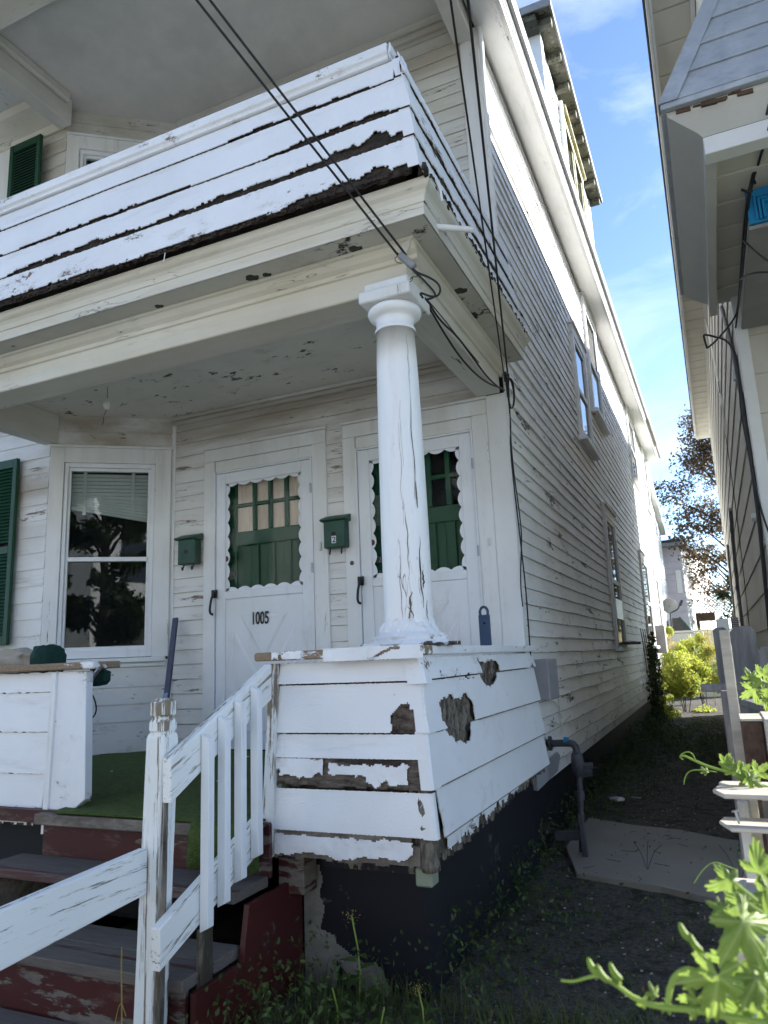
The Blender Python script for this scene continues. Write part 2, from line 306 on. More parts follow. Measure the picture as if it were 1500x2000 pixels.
M_redl=leafm('copper_leaf',(.055,.038,.018),(.13,.085,.04),.4,1.2)
M_grnl=leafm('dark_green_leaf',(.02,.035,.012),(.05,.07,.022),.4,1.2)
M_trunk=rough('tree_bark',(.03,.025,.02),(.08,.065,.05),10)
# ------------------------------------------------------------------ setting
G0=-1.22
def gh(x,y): return G0+.012*nz(x*1.1,y*1.1,0)+.02*nz(x*.3,y*.3,4)-.0*y
m=M(); nx,ny=60,110
xs=[-2.6+i*(3.6/nx) for i in range(nx+1)]; ys=[.2+j*(21.8/ny) for j in range(ny+1)]
for y in ys:
    for x in xs:
        edge=min(x+2.6,1.0-x,y-.2,22-y); m.v.append((x,y,gh(x,y)+.02*nz(x*7,y*7,9)*.5 if edge>.05 else G0-.03))
for j in range(ny):
    for i in range(nx): a=j*(nx+1)+i; m.f.append((a,a+1,a+nx+2,a+nx+1))
ob('ground',m,M_dirt,kind='structure',smooth=True)
ob('terrain',M().add([(-300,-300,G0-.06),(300,-300,G0-.06),(300,300,G0-.06),(-300,300,G0-.06)],[(0,1,2,3)]),rough('lawn_ground',(.05,.07,.02),(.09,.10,.04),3),kind='structure')
ob('sidewalk',M().box(-60,60,-2.4,.18,G0-.05,G0-.01),rough('sidewalk_concrete',(.44,.44,.43),(.54,.54,.53),3),kind='structure')
ob('road',M().box(-60,60,-10.5,-2.9,G0-.2,G0-.045),rough('asphalt',(.20,.20,.195),(.25,.25,.245),40),kind='structure')
ob('kerb',M().box(-60,60,-2.9,-2.4,G0-.2,G0-.015),rough('kerb_concrete',(.22,.21,.2),(.3,.29,.27),6),kind='structure')
# concrete slab in the alley, outline measured on the ground plane
sp=[at(x,y,Z=G0+.02) for x,y in((1105,1655),(1150,1598),(1235,1612),(1330,1622),(1420,1640),(1500,1650),(1500,1760),(1395,1756),(1290,1732),(1125,1706))]
ob('path',M().prism([(p.x,p.y,G0-.03) for p in sp],(0,0,.055)),M_slab,kind='structure',bev=.004)
# ------------------------------------------------------------------ the house
FX,FY=(1,0),(0,-1)          # outward normals: side wall +X, front wall -Y
H=thing('clapboard_house','long white house with peeling clapboards, two-storey porch and boxy third floor','house',(-3,5,G0))
def part(name,mat,loc_mesh,**k): return ob(name,loc_mesh,mat,H,**k)
FZ=-.6; CEI=1.985; XS=-1.097; YW=4.5; YE=18.3
core=M().box(-9,XS-.002,YW+.12,YE,-.66,4.58)
for x0,x1,z0,z1 in((-3.83,-3.40,-.66,4.6),(-2.55,-2.17,-.66,1.9),(-1.33,XS-.002,-.66,4.6),(-3.40,-2.55,1.47,4.6),(-2.55,-1.33,1.9,4.6),(-2.17,-1.33,1.47,1.9)):
    core.box(x0,x1,YW+.002,YW+.12,z0,z1)
part('wall_core',M_black,core)
part('foundation',M_found,M().box(-9,-1.135,4.5,YE-.05,G0-.2,-.66).box(-4.6,-1.10,2.75,4.5,G0-.2,-.70) if False else M().box(-9,-1.135,4.5,YE-.05,G0-.2,-.66))
# side wall and its clapboards
SW=part('side_wall',M_side,M().box(XS-.0015,XS-.0005,YW+.1,YE,-.72,4.6))
z=-.72; k=0
while z<4.50:
    cuts=[YW+.03]; yy=YW+.03+rnd.uniform(1.5,4.5)
    while yy<YE-1.2: cuts.append(yy); yy+=rnd.uniform(2.8,4.6)
    cuts.append(YE)
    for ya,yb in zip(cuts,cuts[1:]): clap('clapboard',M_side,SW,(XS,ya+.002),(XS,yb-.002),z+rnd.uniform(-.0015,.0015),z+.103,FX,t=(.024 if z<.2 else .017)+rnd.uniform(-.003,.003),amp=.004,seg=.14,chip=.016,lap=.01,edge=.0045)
    z+=.103
part('sill_board',M_sidepeel,M().box(XS-.03,XS+.012,YW+.02,YE,-.80,-.725),bev=.004)
part('corner_board',M_trim,M().box(-1.215,XS+.022,YW-.026,YW+.055,CEI-.31,-.6) if False else M().box(-1.213,XS+.024,YW-.028,YW+.045,-.6,1.683),bev=.004)
part('corner_board',M_trim,M().box(-1.213,XS+.024,YW-.028,YW+.045,2.0,4.52),bev=.004)
part('corner_board',M_trim,M().box(XS-.01,XS+.025,YE-.12,YE+.02,-.7,4.52),bev=.004)
part('downpipe',M_white,M().tube([(-1.06,4.47,4.56),(-1.05,4.46,4.35),(-1.055,4.462,4.1),(-1.05,4.46,2.75),(-1.055,4.462,2.72)],.02,8))
# eave
so_=M().prism([(XS,YW-1.95,4.56),(XS,YW-1.95,4.53),(-1.05,YW-1.95,4.485),(-.895,YW-1.95,4.455),(-.868,YW-1.95,4.46),(-.868,YW-1.95,4.60),(XS,YW-1.95,4.64)],(0,YE+2.1-YW,0))
for i in range(6,len(so_.v)):
    x_,y_,z_=so_.v[i]
    if x_>-.9: so_.v[i]=(x_+.06,y_,z_)
part('soffit',M_white,so_,bev=.004)
cr=M().prism([(-.868,2.5,4.44),(-.858,2.5,4.44),(-.855,2.5,4.475),(-.845,2.5,4.48),(-.845,2.5,4.505),(-.835,2.5,4.51),(-.83,2.5,4.56),(-.868,2.5,4.60)],(.06,YE+.15-2.5,0))
part('crown_moulding',M_white,cr)
part('gutter',M_gutter,M().prism([(-.828,2.4,4.53),(-.802,2.4,4.53),(-.788,2.4,4.56),(-.788,2.4,4.61),(-.795,2.4,4.615),(-.828,2.4,4.615)],(.06,YE+.2-2.4,0)),bev=.002)
part('bare_fascia_strip',paint('orange_bare_wood',(.42,.25,.12),peel=.2,st=LY,sc=8),M().box(-.727,-.722,15.0,17.2,4.50,4.55))
part('roof',M_roof,M().prism([(-.82,2.4,4.62),(-.82,2.4,4.645),(-1.3,2.4,4.86),(-5,2.4,5.35),(-9.3,2.4,4.9),(-9.3,2.4,4.82),(-1.3,2.4,4.82),(-1.05,2.4,4.65)],(0,YE+.1-2.4,0)))
# windows of the side wall: casing, sill, sashes, panes
def sidewin(y0,y1,z0,z1,dark=True,sill=M_sidepeel):
    f=ob('window',M().box(XS,XS+.048,y0,y0+.10,z0,z1).box(XS,XS+.048,y1-.10,y1,z0,z1).box(XS,XS+.05,y0-.01,y1+.01,z1,z1+.11).box(XS,XS+.075,y0-.03,y1+.03,z1+.11,z1+.135),M_white,H,bev=.003)
    ob('sill',M().box(XS,XS+.10,y0-.05,y1+.05,z0-.05,z0),sill,f,bev=.004)
    zm=(z0+z1)/2; a,b=y0+.10,y1-.10
    ob('sash',M().box(XS+.02,XS+.036,a,a+.045,z0,z1).box(XS+.02,XS+.036,b-.045,b,z0,z1).box(XS+.02,XS+.04,a,b,z1-.05,z1).box(XS+.018,XS+.038,a,b,zm-.025,zm+.025).box(XS+.02,XS+.036,a,b,z0,z0+.05),M_white,f)
    ob('pane',M().box(XS+.020,XS+.024,a+.04,b-.04,zm+.02,z1-.04),M_pane,f)
    ob('pane',M().box(XS+.019,XS+.022,a+.04,b-.04,z0+.04,zm-.02),M_pane,f); return f
f1=sidewin(7.66,8.56,2.24,3.42); sidewin(8.92,9.98,2.93,4.36); sidewin(13.8,15.1,3.12,4.36); sidewin(17.0,17.9,3.1,4.36)
f2=sidewin(8.9,9.85,.03,1.60); sidewin(13.3,14.7,.04,1.55); sidewin(16.4,17.4,.3,1.5)
ob('storm_panel',M().box(XS+.04,XS+.05,9.05,9.70,.36,.60),M_alum,f2)
ob('broken_shelf',M().box(XS+.03,XS+.22,8.95,9.75,.055,.085),M_rot,f2,bev=.003)
# front wall courses on the porch, split round the doors
def spans(par,mat,ex,z0,z1,lst,**k):
    z=z0
    while z<z1-.02:
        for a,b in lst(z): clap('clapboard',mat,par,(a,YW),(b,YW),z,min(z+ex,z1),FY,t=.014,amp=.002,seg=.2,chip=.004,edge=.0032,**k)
        z+=ex
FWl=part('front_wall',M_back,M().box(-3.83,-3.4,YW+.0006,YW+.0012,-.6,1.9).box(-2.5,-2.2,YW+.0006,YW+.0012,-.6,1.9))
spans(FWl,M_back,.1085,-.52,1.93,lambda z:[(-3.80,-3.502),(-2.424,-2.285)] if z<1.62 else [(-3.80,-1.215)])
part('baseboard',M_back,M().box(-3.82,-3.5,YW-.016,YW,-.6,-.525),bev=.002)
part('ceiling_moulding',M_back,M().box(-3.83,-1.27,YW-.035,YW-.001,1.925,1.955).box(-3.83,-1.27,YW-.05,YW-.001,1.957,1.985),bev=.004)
part('corner_trim',M_trim,M().box(-3.842,-3.80,YW-.02,YW+.02,-.6,1.925),bev=.003)
FWu=part('upper_front_wall',M_upback,M().box(-3.83,-1.22,YW+.0006,YW+.0012,2.1,4.7))
spans(FWu,M_upback,.108,2.1,4.62,lambda z:[(-3.80,-1.215)])
part('upper_ceiling_moulding',M_upback,M().box(-3.83,-1.25,YW-.03,YW-.001,4.63,4.68).box(-3.83,-1.25,YW-.05,YW-.001,4.682,4.745),bev=.004)
# bay with window (lower and upper)
BA=Vector((-3.825,4.495)); BB=Vector((-4.555,3.93)); bd=(BB-BA).normalized(); bn=Vector((-bd.y,bd.x)); bn=-bn if bn.y>0 else bn
def bp_(s,o,z): q=BA+bd*s+bn*o; return (q.x,q.y,z)
def bbox(m,s0,s1,o0,o1,z0,z1): return m.hexa([bp_(s0,o0,z0),bp_(s1,o0,z0),bp_(s1,o1,z0),bp_(s0,o1,z0),bp_(s0,o0,z1),bp_(s1,o0,z1),bp_(s1,o1,z1),bp_(s0,o1,z1)])
SL=(BB-BA).length
def bay(zo,zf,zc,mat):
    b=ob('bay_wall',bbox(bbox(bbox(bbox(M(),0,.14,-.12,-.001,zf,zc),.815,SL,-.12,-.001,zf,zc),.14,.815,-.12,-.001,1.6+zo,zc),.14,.815,-.12,-.001,zf,.09+zo),M_black,H)
    ob('room',M().hexa([bp_(.0,-.9,zf),bp_(SL,-.9,zf),bp_(SL,-.121,zf),bp_(0,-.121,zf),bp_(0,-.9,zc),bp_(SL,-.9,zc),bp_(SL,-.121,zc),bp_(0,-.121,zc)]),M_black,b)
    n2=(bn.x,bn.y); z=1.735+zo
    while z<zc-.05: clap('shingle_course',mat,b,(BA.x,BA.y),(BB.x,BB.y),z,min(z+.125,zc),n2,t=.012,seg=.2); z+=.125
    z=zf+.10
    while z<.03+zo:
        clap('shingle_course',mat,b,(BA.x,BA.y),(BB.x,BB.y),z,min(z+.125,.06+zo),n2,t=.012,seg=.2); z+=.125
    ob('base_trim',bbox(M(),0,SL,0,.012,zf,zf+.10),mat,b)
    # bay front, parallel to the street
    fr=ob('bay_front_wall',M().box(-7,-4.555,3.93,4.2,zf,zc),mat,H)
    z=zf
    while z<zc-.05: clap('shingle_course',mat,fr,(-6.5,3.93),(-4.552,3.93),z,min(z+.125,zc),FY,t=.012,seg=.2); z+=.125
    wn=ob('bay_window',bbox(bbox(bbox(bbox(M(),.018,.14,0,.03,.09+zo,1.72+zo),.815,.918,0,.03,.09+zo,1.72+zo),.14,.815,0,.03,1.6+zo,1.72+zo),.0,.92,0,.045,1.72+zo,1.74+zo),M_trim,H,bev=.003)
    ob('sill',bbox(bbox(M(),.037,.918,0,.06,.055+zo,.09+zo),.04,.9,0,.03,.02+zo,.054+zo),M_trim,wn,bev=.004)
    ob('storm_frame',bbox(bbox(bbox(bbox(M(),.142,.175,-.03,.012,.095+zo,1.6+zo),.785,.813,-.03,.012,.095+zo,1.6+zo),.175,.785,-.03,.012,1.565+zo,1.6+zo),.175,.785,-.03,.012,.095+zo,.15+zo),M_bal,wn,bev=.003)
    ob('sash',bbox(bbox(bbox(bbox(bbox(M(),.176,.195,-.045,-.01,.15+zo,1.565+zo),.766,.784,-.045,-.01,.15+zo,1.565+zo),.195,.766,-.045,-.01,1.54+zo,1.565+zo),.19,.77,-.035,.004,.825+zo,.858+zo),.195,.766,-.045,-.01,.15+zo,.18+zo),M_bal,wn,bev=.002)
    ob('pane',bbox(M(),.19,.77,-.024,-.020,.855+zo,1.545+zo),M_glass,wn)
    ob('pane',bbox(M(),.19,.77,-.032,-.028,.175+zo,.83+zo),M_glass,wn)
    sl_=M()
    for i in range(15):      # blind, lifted unevenly: it fans down on one side
        t=i/14; za=1.53-.26*t; zb=1.53-.36*t
        if i<8: za=zb=1.53-.03*i
        sl_.hexa([bp_(.19,-.075,zb-.026+zo),bp_(.77,-.075,za-.026+zo),bp_(.77,-.068,za-.022+zo),bp_(.19,-.068,zb-.022+zo),bp_(.19,-.085,zb+zo),bp_(.77,-.085,za+zo),bp_(.77,-.078,za+.003+zo),bp_(.19,-.078,zb+.003+zo)])
    for s in(.30,.66): bbox(sl_,s,s+.025,-.066,-.064,1.2+zo,1.55+zo)
    ob('window_blind',sl_,M_blind,wn,kind='stuff')
    return b
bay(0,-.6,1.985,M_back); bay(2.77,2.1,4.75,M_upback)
part('bay_core',M_black,M().box(-9,-4.56,4.2,4.7,-.66,4.58))
def shutter(x0,x1,z0,z1,y=3.89):
    s=ob('shutter',M().box(x0,x0+.045,y-.03,y,z0,z1).box(x1-.045,x1,y-.03,y,z0,z1).box(x0+.045,x1-.045,y-.028,y-.002,z1-.07,z1).box(x0+.045,x1-.045,y-.028,y-.002,z0,z0+.07).box(x0+.045,x1-.045,y-.028,y-.002,(z0+z1)/2-.03,(z0+z1)/2+.03),M_green,H,bev=.003)
    z=z0+.08
    while z<z1-.09:
        if abs(z-(z0+z1)/2)>.045: ob('slat',M().hexa([(x0+.045,y-.026,z),(x1-.045,y-.026,z),(x1-.045,y-.022,z-.004),(x0+.045,y-.022,z-.004),(x0+.045,y-.008,z+.024),(x1-.045,y-.008,z+.024),(x1-.045,y-.004,z+.020),(x0+.045,y-.004,z+.020)]),M_green,s)
        z+=.027
    ob('backing',M().box(x0+.04,x1-.04,y-.002,y,z0,z1),M_black,s)
shutter(-5.26,-4.835,.22,1.665); shutter(-5.10,-4.73,3.2,4.50,3.84)
uw=ob('upper_window',M().box(-5.32,-5.12,3.87,3.93,2.3,4.55).box(-5.9,-5.32,3.87,3.93,4.40,4.55),M_trim,H,bev=.003)
ob('pane',M().box(-5.9,-5.3,3.905,3.91,2.4,4.4),M_pane,uw)
# doors
def door(x0,x1,cx0,cx1,mat_in,lites,curt,num,side):
    """side: -1 handle on the left, x0..x1 storm door, cx0..cx1 casing"""
    y=YW
    c=ob('door_casing',M().box(cx0,x0-.015,y-.032,y+.01,-.6,1.56).box(x1+.015,cx1,y-.032,y+.01,-.6,1.56).box(cx0,cx1,y-.03,y+.01,1.562,1.66).box(x0-.012,x1+.012,y-.02,y+.01,1.475,1.56).box(cx0-.01,cx1+.01,y-.04,y+.01,1.662,1.682),M_trim,H,bev=.003)
    ob('jamb',M().box(x0-.014,x0-.003,y-.038,y+.1,-.6,1.475).box(x1+.003,x1+.014,y-.038,y+.1,-.6,1.475).box(x0-.014,x1+.014,y-.014,y+.1,1.462,1.474),M_alum,c)
    d=ob('storm_door',M().box(x0,x0+.085,y-.025,y+.005,-.585,1.455).box(x1-.085,x1,y-.025,y+.005,-.585,1.455).box(x0+.085,x1-.085,y-.025,y+.005,1.37,1.455).box(x0+.085,x1-.085,y-.025,y+.005,.485,.545).box(x0+.085,x1-.085,y-.018,y+.001,-.585,.485),M_alum,H,bev=.004)
    a,b=x0+.078,x1-.078; z0,z1=.535,1.385   # scalloped valance round the glass
    def sc(p,q,nn,inw):
        pts=[]
        for i in range(nn):
            for j in range(7):
                t=(i+j/6)/nn; bul=math.sin(math.pi*j/6)**.8
                pts.append((p[0]+(q[0]-p[0])*t+inw[0]*(.018+.022*bul),p[1]+(q[1]-p[1])*t+inw[1]*(.018+.022*bul)))
        return pts
    m=M()
    for p,q,nn,inw in(((a,z0),(b,z0),6,(0,1)),((a,z1),(b,z1),6,(0,-1)),((a,z0),(a,z1),8,(1,0)),((b,z0),(b,z1),8,(-1,0))):
        pts=sc(p,q,nn,inw)
        for u,v in zip(pts,pts[1:]):
            if inw[0]==0: bu,bv=(u[0],p[1]),(v[0],p[1])
            else: bu,bv=(p[0],u[1]),(p[0],v[1])
            if (u[0]-v[0])**2+(u[1]-v[1])**2<1e-10: continue
            m.hexa([(bu[0],y-.012,bu[1]),(bv[0],y-.012,bv[1]),(v[0],y-.012,v[1]),(u[0],y-.012,u[1]),(bu[0],y-.009,bu[1]),(bv[0],y-.009,bv[1]),(v[0],y-.009,v[1]),(u[0],y-.009,u[1])])
    ob('scalloped_valance',m,M_alum,d)
    ob('pane',M().box(a,b,y-.006,y-.003,z0,z1),M_glass2,d)
    # pressed crossbuck on the kick panel
    kx0,kx1,kz0,kz1=x0+.13,x1-.13,-.52,.40; cxm,czm=(kx0+kx1)/2,(kz0+kz1)/2; m=M()
    def tri(p,q,r,sh):
        g=Vector(((p[0]+q[0]+r[0])/3,(p[1]+q[1]+r[1])/3)); P=[Vector(g+(Vector(v)-g)*sh) for v in(p,q,r)]; Q=[Vector(g+(Vector(v)-g)*(sh-.12)) for v in(p,q,r)]
        m.add([(v.x,y-.018,v.y) for v in P]+[(v.x,y-.024,v.y) for v in Q],[(0,1,4,3),(1,2,5,4),(2,0,3,5),(3,4,5)])
    tri((kx0,kz1),(kx1,kz1),(cxm,czm),.72);tri((kx0,kz0),(kx1,kz0),(cxm,czm),.72);tri((kx0,kz0),(kx0,kz1),(cxm,czm),.72);tri((kx1,kz0),(kx1,kz1),(cxm,czm),.72)
    ob('crossbuck',m,M_alum,d)
    hx=x0+.0 if num else x0+.005
    m=M().box(hx-.022,hx+.018,y-.05,y-.03,.50,.56); m.tube([(hx+.005,y-.055,.54),(hx-.004,y-.075,.49),(hx-.012,y-.08,.42),(hx-.012,y-.075,.385),(hx+.003,y-.06,.375)],.009,8,1)
    ob('handle',m,M_blackm,d)
    m=M()
    for hz in(1.2,.62,-.2): m.tube([(x1+.006,y-.042,hz),(x1+.006,y-.042,hz+.07)],.007,8)
    ob('hinge',m,M_steel,d)
    # inner wooden door
    yi=y+.045; ix0,ix1=x0+.03,x1-.03; g=ob('inner_door',M().box(ix0,ix1,yi+.012,yi+.05,-.58,1.46),mat_in,H)
    m=M(); xs=[lites[0]+i*(lites[1]-lites[0])/4 for i in range(5)]
    m.box(ix0,lites[0]-.02,yi-.008,yi+.012,-.58,1.46).box(lites[1]+.02,ix1,yi-.008,yi+.012,-.58,1.46).box(lites[0]-.02,lites[1]+.02,yi-.008,yi+.012,.885,.995)
    for xx in xs[1:4]: m.box(xx-.02,xx+.02,yi-.008,yi+.012,.995,1.44).box(xx-.035,xx+.035,yi-.006,yi+.012,-.3,.885)
    m.box(lites[0]-.02,lites[1]+.02,yi-.007,yi+.012,1.185,1.215).box(lites[0]-.02,lites[1]+.02,yi-.008,yi+.012,1.41,1.46)
    ob('panel_frame',m,mat_in,g,bev=.006)
    for i in range(4):
        for z0_,z1_ in((.995,1.185),(1.215,1.41)):
            ob('pane',M().box(xs[i]+(.02 if i else 0),xs[i+1]-(.02 if i<3 else 0),yi+.008,yi+.0095,z0_,z1_),M_glass2,g)
    if curt:
        vs=[];fs=[]; K=120
        for i in range(K+1):
            x=lites[0]-.02+(lites[1]-lites[0]+.04)*i/K; dy=yi+.0103+.0007*math.sin(i*.9)
            vs+=[(x,dy+.0004*math.sin(i*2.1),.99),(x,dy,1.42)]
        for i in range(K): fs.append((2*i,2*i+2,2*i+3,2*i+1))
        ob('curtain',M().add(vs,fs),M_curtain,g)
    else: ob('dark_room',M().box(lites[0]-.02,lites[1]+.02,yi+.0102,yi+.0112,.99,1.42),M_black,g)
    ob('lock_plate',M().box(ix0+.002,ix0+.10,yi-.016,yi-.009,.655,.695),rough('chrome',(.6,.62,.63),(.7,.7,.7),4,r=.25,metal=.9,bump=0),g)
    ob('knob',M().tube([(ix0+.055,yi-.01,.79),(ix0+.055,yi-.06,.79)],.022,12),M_brown,g)
    return d
d1=door(-3.39,-2.552,-3.502,-2.424,M_gdoor,(-3.225,-2.66),True,True,-1)
d2=door(-2.172,-1.333,-2.285,-1.214,M_gdoor,(-1.95,-1.39),False,False,-1)
def text(s,size,loc,rotx,mat,par,name,ext=.001,sx=1,rz=0):
    cu=D.curves.new(name,'FONT'); cu.body=s; cu.size=size; cu.extrude=ext; cu.offset=size*.018; to=D.objects.new(name+'_c',cu); COL.objects.link(to)
    me=D.meshes.new_from_object(to); D.objects.remove(to); me.transform(Matrix.Translation(loc)@Matrix.Rotation(rz,4,'Z')@Matrix.Rotation(rotx,4,'X')@Matrix.Scale(sx,4,(1,0,0)))
    me.materials.clear(); me.materials.append(mat); o=D.objects.new(name,me); link(o,par); return o
text('1005',.125,(-3.072,YW-.0295,.288),R_(90),M_blackm,d1,'house_number',sx=.62)
ob('bell_button',M().box(-2.49,-2.47,YW-.045,YW-.032,.77,.83),M_nwhite,d1,bev=.003)
ob('bell_button',M().box(-1.26,-1.245,YW-.045,YW-.032,.68,.73),M_nwhite,d2,bev=.003)
ob('lock_scar',M().tube([(-2.235,YW-.036,.66),(-2.235,YW-.033,.66)],.016,10),M_rot,d2)
# porch floor and turf
part('porch_floor',M_barn,M().box(-4.6,-1.67,2.53,4.5,-.66,-.606).box(-1.669,-1.1,2.70,4.5,-.66,-.606))
turf=M(); nx_,ny_=70,40
for j in range(ny_+1):
    for i in range(nx_+1):
        x=-4.55+i*3.42/nx_; ya=(2.475 if -2.79<x<-1.70 else 2.70); y=ya+j*(4.495-ya)/ny_; turf.v.append((x,y,-.597+.004*nz(x*9,y*9,0)))
for j in range(ny_):
    for i in range(nx_): a=j*(nx_+1)+i; turf.f.append((a,a+1,a+nx_+2,a+nx_+1))
part('turf_carpet',M_turf,turf,smooth=True,solid=.008)
vs=[];fs=[]
for i in range(21):
    x=-1.97+.33*i/20
    for j,(yy,zz) in enumerate(((2.475,-.594),(2.455,-.60),(2.44,-.64),(2.432,-.70),(2.43,-.755-.03*nz(x*9,0,0)))): vs.append((x,yy-.012*math.sin(i*1.1)*(j>1),zz))
for i in range(20):
    for j in range(4): a=i*5+j; fs.append((a,a+5,a+6,a+1))
part('turf_flap',M_turf,M().add(vs,fs),smooth=True,solid=.008)
# ------------------------------------------------------------------ porch knee wall (right of the steps) with rot
def fl(z,a,b,za=0,zb=-.73): return a+(b-a)*(z-za)/(zb-za)     # outward flare with height
PW=part('knee_wall',M_rot,M().hexa([(-1.66,2.655,-.70),(-1.075,2.655,-.70),(-1.075,4.49,-.62),(-1.66,4.49,-.62),(-1.66,2.665,.0),(-1.085,2.665,.0),(-1.085,4.49,.0),(-1.66,4.49,.0)]))
n3=lambda s,z,f=9,k=0: nz(s*f,z*f,k)+.5*nz(s*f*2.3,z*f*2.3,k+3)
XL,XR=-1.665,-1.035
def fcourse(z0,z1,mat,keep=None,o=.017,th=.005,disp=None,xr=None,x0=XL,n='siding_board',par=PW,yb=2.66):
    z1-=.005; kw=1; a=fl(z0,.035,.075); b=fl(z1,.035,.075); return sheet(n,mat,par,(x0,yb),((xr if xr else XR+fl(z0,0,.035)),yb),z0,z1,FY,a+o,b+o*.2,keep=keep,th=th,disp=disp,res=.0065)
hole1=lambda s,z: not( .46+.05*n3(s,z)<s<.64 and z<-.15-abs(s-.57)*1.0+.03*n3(s,z,30) and s>.50-.02*n3(s,z,14) and z<-.175+.02*n3(s,z,20))
fcourse(-.083,.004,M_front); fcourse(-.272,-.085,M_front,hole1); fcourse(-.366,-.274,M_front)
fcourse(-.632,-.478,M_front)
sheet('rotten_wood',M_rot,PW,(-1.23,2.66),(-1.06,2.66),-.275,-.13,FY,.045,.043,disp=rotdisp(),th=.002)
# exposed, half bare board between the courses
sheet('bare_board',M_rotx,PW,(XL+.004,2.66),(-1.04,2.66),-.474,-.366,FY,.066,.060,keep=lambda s,z: z>-.474+.012*abs(n3(s,0,11)),disp=rotdisp(.009,22),res=.007,th=.003)
sheet('paint_flake',M_frontpeel,PW,(XL+.006,2.66),(-1.05,2.66),-.468,-.368,FY,.084,.074,res=.005,th=.0015,
  keep=lambda s,z: (s<.21 and z>-.425+.03*n3(s,z,18)-.06*s) or (.235+.035*n3(s,z,16)<s<.575+.02*n3(s,z,22) and -.455+.018*n3(s,z,24)+.03*(s<.40)+.0*z<z<-.389+.012*n3(s,z,30)),disp=lambda s,z:.003*n3(s,z,20))
BS=-.735
sheet('skirt_board',M_bark,PW,(XL+.004,2.66),(-1.055,2.66),BS,-.634,FY,.082,.072,keep=lambda s,z: z>BS+.02*abs(n3(s,0,9)) and not(s>.57 and z>-.66+.01*n3(s,z,20)),disp=rotdisp(.006,20),res=.007,th=.012)
sheet('paint_flake',M_frontpeel,PW,(XL+.004,2.66),(-1.055,2.66),BS,-.634,FY,.098,.086,res=.005,th=.0015,
  keep=lambda s,z: BS+.022+.014*n3(s,z,16)+(.03 if s>.5 else 0)*(s-.5)*8<z<-.648+.010*n3(s,z,20) and s<.585+.012*n3(s,z,30),disp=lambda s,z:.004*n3(s,z,14))
# side of the knee wall
def scourse(z0,z1,mat,keep=None,o=.021,y0=2.60,th=.005,disp=None,n='siding_board',res=.0068):
    z1-=.006; a=fl(z0,.04,.085); b=fl(z1,.04,.085); y9=3.25 if abs(z0+.275)<.01 else y0+.06; ob('lap_shadow_strip',M().hexa([(-1.085+a+o-.008,y9,z0-.007),(-1.085+a+o-.001,y9,z0-.007),(-1.085+a+o-.001,4.465,z0-.007),(-1.085+a+o-.008,4.465,z0-.007),(-1.085+a+o-.008,y9,z0+.001),(-1.085+a+o-.001,y9,z0+.001),(-1.085+a+o-.001,4.465,z0+.001),(-1.085+a+o-.008,4.465,z0+.001)]),M_lapshade,PW) if z0<-.2 else None; return sheet(n,mat,PW,(-1.085,y0),(-1.085,4.47),z0,z1,FX,a+o,b+o*.2,keep=keep,th=th,disp=disp,res=res)  # strips along the board bottoms paint in the lap shadow
def inpoly(pts,s,z):
    c=False;j=len(pts)-1
    for i in range(len(pts)):
        a,b=pts[i],pts[j]
        if (a[1]>z)!=(b[1]>z) and s<(b[0]-a[0])*(z-a[1])/(b[1]-a[1])+a[0]: c=not c
        j=i
    return c
h2=[(.14,-.168),(.30,-.155),(.36,-.175),(.50,-.160),(.60,-.205),(.56,-.285),(.47,-.36),(.38,-.35),(.26,-.31),(.19,-.27)]
h3=[(.74,-.01),(.80,-.035),(.92,-.02),(1.04,-.03),(1.08,-.055),(1.04,-.115),(.98,-.14),(.84,-.145),(.77,-.12)]
jit=lambda s,z: (s+.022*n3(s,z,16),z+.012*n3(s,z,22,5))
nohole=lambda s,z: not inpoly(h2,*jit(s,z)) and not inpoly(h3,*jit(s,z)) and not (.42<s<.74 and z<-.075+.012*n3(s,0,30) and z>-.1 and n3(s,z,20)>.15)
scourse(-.080,.006,M_sidepeel,nohole); scourse(-.275,-.082,M_front,nohole); scourse(-.466,-.277,M_front,nohole)
corn=lambda s: .10+.05*n3(s,1,3)
scourse(-.640,-.468,M_front,lambda s,z: s>.05+.012*n3(s,z,15) )
bot=lambda s: -.73+.075*(s/1.87)+.035*max(0,n3(s,0,7))+.02*n3(s,2,22)
sheet('skirt_board',M_rotz,PW,(-1.085,2.62),(-1.085,4.46),-.76,-.62,FX,.075,.07,keep=lambda s,z: z>bot(s)-.012+.02*n3(s,z,18),disp=rotdisp(.012,18),res=.01,th=.008)
sheet('paint_flake',M_sidepeel,PW,(-1.085,2.62),(-1.085,4.46),-.76,-.625,FX,.098,.090,res=.008,th=.002,
   keep=lambda s,z: z>bot(s)+.03+.035*n3(s,1,13)+.012*n3(s,z,26) and s>.07 and not(.0<n3(s,0,15)-.42 and z<-.66),disp=lambda s,z:.005*n3(s,z,9))
sheet('rotten_wood',M_rotz,PW,(-1.085,2.72),(-1.085,3.24),-.38,-.14,FX,.046,.046,disp=rotdisp(.016,22),th=.002)
sheet('rotten_wood',M_rotz,PW,(-1.085,3.32),(-1.085,3.74),-.16,.0,FX,.034,.038,disp=rotdisp(.016,22),th=.002)
